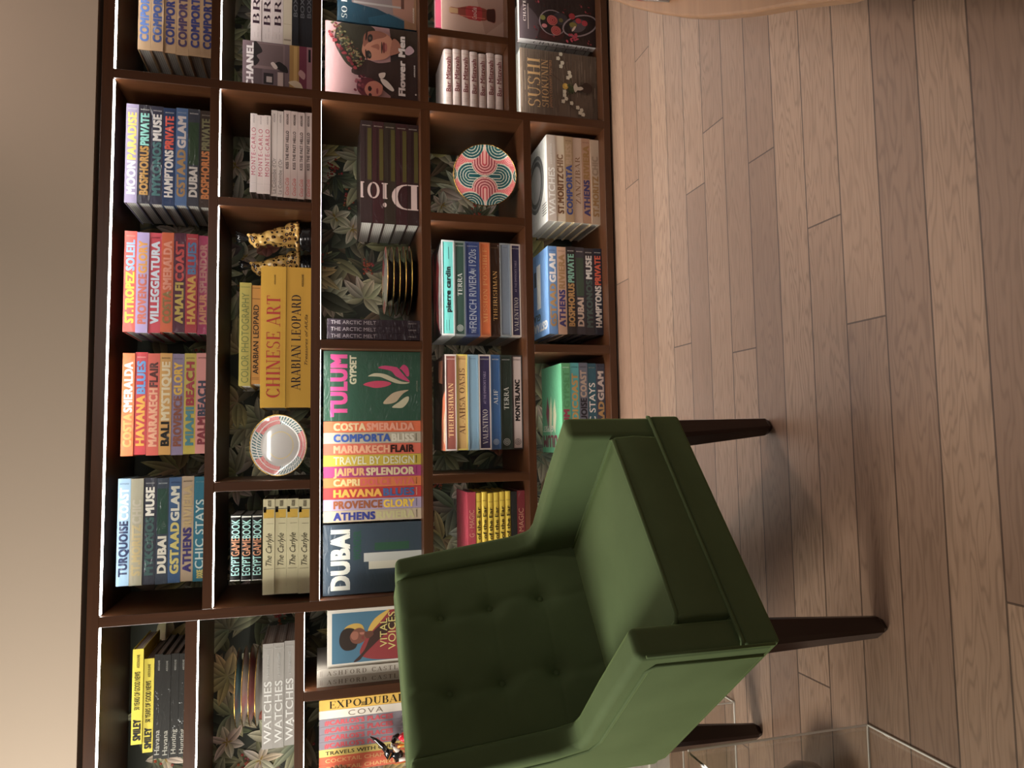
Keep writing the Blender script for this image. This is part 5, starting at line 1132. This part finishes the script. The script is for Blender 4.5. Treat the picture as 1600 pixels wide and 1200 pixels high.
leopard((0.666,0.25,1.1475), 'yellow spotted leopard figurine half hidden behind the large gold books', math.radians(12))

# ------------------------------------------------------------------ toy bird and its red neighbour in the left bay
WHT = simple('white_lacquer', (214,206,196), 0.3, 0, 0.4); ORG = simple('orange_lacquer', (226,150,50), 0.35, 0, 0.3); REDG = simple('red_gloss', (206,26,52), 0.14, 0, 0.8)
tbd = thing('toy_bird', (-1.090,0.048,0.763), 'small black and white toy bird with orange beak before orange spines', 'toy bird')
mb = MB(); mb.lathe([(0.0,0.0),(0.024,0.0),(0.024,0.048),(0.022,0.05),(0.0,0.05)], 32); mb.build('wooden_disc', M['oak_light'], tbd, smooth=False)
mb = MB(); mb.tube([(-0.010,-0.010,0.050),(-0.012,-0.012,0.085)], 0.009, 12); mb.tube([(-0.010,0.010,0.050),(-0.012,0.012,0.085)], 0.009, 12); mb.build('legs', WHT, tbd, smooth=True)
mb = MB(); mb.tube([(-0.006,0,0.072),(-0.004,0,0.092),(0.002,0,0.112),(0.014,0,0.130)], [0.016,0.022,0.020,0.010], 14); mb.build('body', M['black_gloss'], tbd, smooth=True)
mb = MB(); mb.tube([(0.012,0,0.122),(0.036,0,0.140),(0.058,0,0.162),(0.070,0,0.182)], [0.010,0.009,0.006,0.003], 10); mb.build('tail', M['black_gloss'], tbd, smooth=True)
mb = MB(); mb.tube([(0.018,-0.012,0.088),(0.034,-0.014,0.096),(0.038,-0.014,0.112)], [0.010,0.0125,0.009], 12); mb.build('head', WHT, tbd, smooth=True)
mb = MB(); mb.tube([(0.034,-0.018,0.090),(0.038,-0.022,0.078),(0.040,-0.024,0.066)], [0.007,0.005,0.0015], 10); mb.build('beak', ORG, tbd, smooth=True)
mb = MB(); mb.tube([(0.040,0.004,0.104),(0.056,0.004,0.096),(0.066,0.004,0.082)], [0.008,0.010,0.005], 10); mb.build('wing', M['black_gloss'], tbd, smooth=True)
mb = MB(); mb.ball((0.040,-0.026,0.102), 0.003, 6); mb.build('eye', M['black_gloss'], tbd, smooth=True)
mb = MB(); mb.tube([(-0.022,-0.016,0.060),(-0.026,-0.018,0.095),(-0.012,-0.020,0.124),(0.016,-0.022,0.112)], 0.0015, 6); mb.build('yellow_trim', ORG, tbd, smooth=True)
rt = thing('red_ornament', (-1.020,0.012,0.7626), 'glossy red domed ornament with white flourish, between toy bird and armchair', 'ornament')
mb = MB(); mb.lathe([(0.0,0.0),(0.028,0.0),(0.030,0.015),(0.0275,0.04),(0.020,0.066),(0.010,0.084),(0.0,0.09)], 40); mb.build('dome', REDG, rt, smooth=True)
mb = MB(); mb.tube([(-0.010,-0.0265,0.028),(-0.015,-0.0225,0.042),(-0.010,-0.0205,0.056),(-0.002,-0.0205,0.062)], 0.0014, 6); mb.tube([(0.0,-0.0295,0.022),(-0.005,-0.0275,0.036),(0.0,-0.0255,0.048)], 0.0014, 6); mb.build('flourish', WHT, rt, smooth=True)
# brown coiled ornament at the left frame edge
BRN = wood('brown_coil', (96,66,44), (140,100,70), 0.6, 2.0)
cn = thing('coiled_ornament', (-1.158,0.04,0.7626), 'brown coiled round ornament on a stem at the left frame edge', 'ornament')
mb = MB(); mb.lathe([(0.0,0.0),(0.04,0.0),(0.04,0.008),(0.008,0.014),(0.006,0.06),(0.006,0.235),(0.0,0.235)], 24); mb.build('stem', M['leg'], cn, smooth=True)
mb = MB(); cp = []
for k in range(240):
    t = k/239; a = t*2*PI*11; rr = 0.054*math.sin(PI*(0.04+0.92*t)); cp.append((rr*math.cos(a), rr*0.85*math.sin(a), 0.287-0.056*math.cos(PI*(0.04+0.92*t))))
mb.tube(cp, 0.0062, 7); mb.build('coil', BRN, cn, smooth=True)
# book lying on the curved table
e = B('', (150,140,132), None, film=0, bars=[(0.02,0.1,0.1,0.9,(40,30,30)),(0.5,0.6,0.2,0.8,(190,40,60))])
o = book((1.055,-1.012,0.4208), 0.30, 0.024, 0.2, 'grey book lying on the curved oak table at the frame edge', 'books on the oak table', e)
o.rotation_euler = (0,0,math.radians(-123));
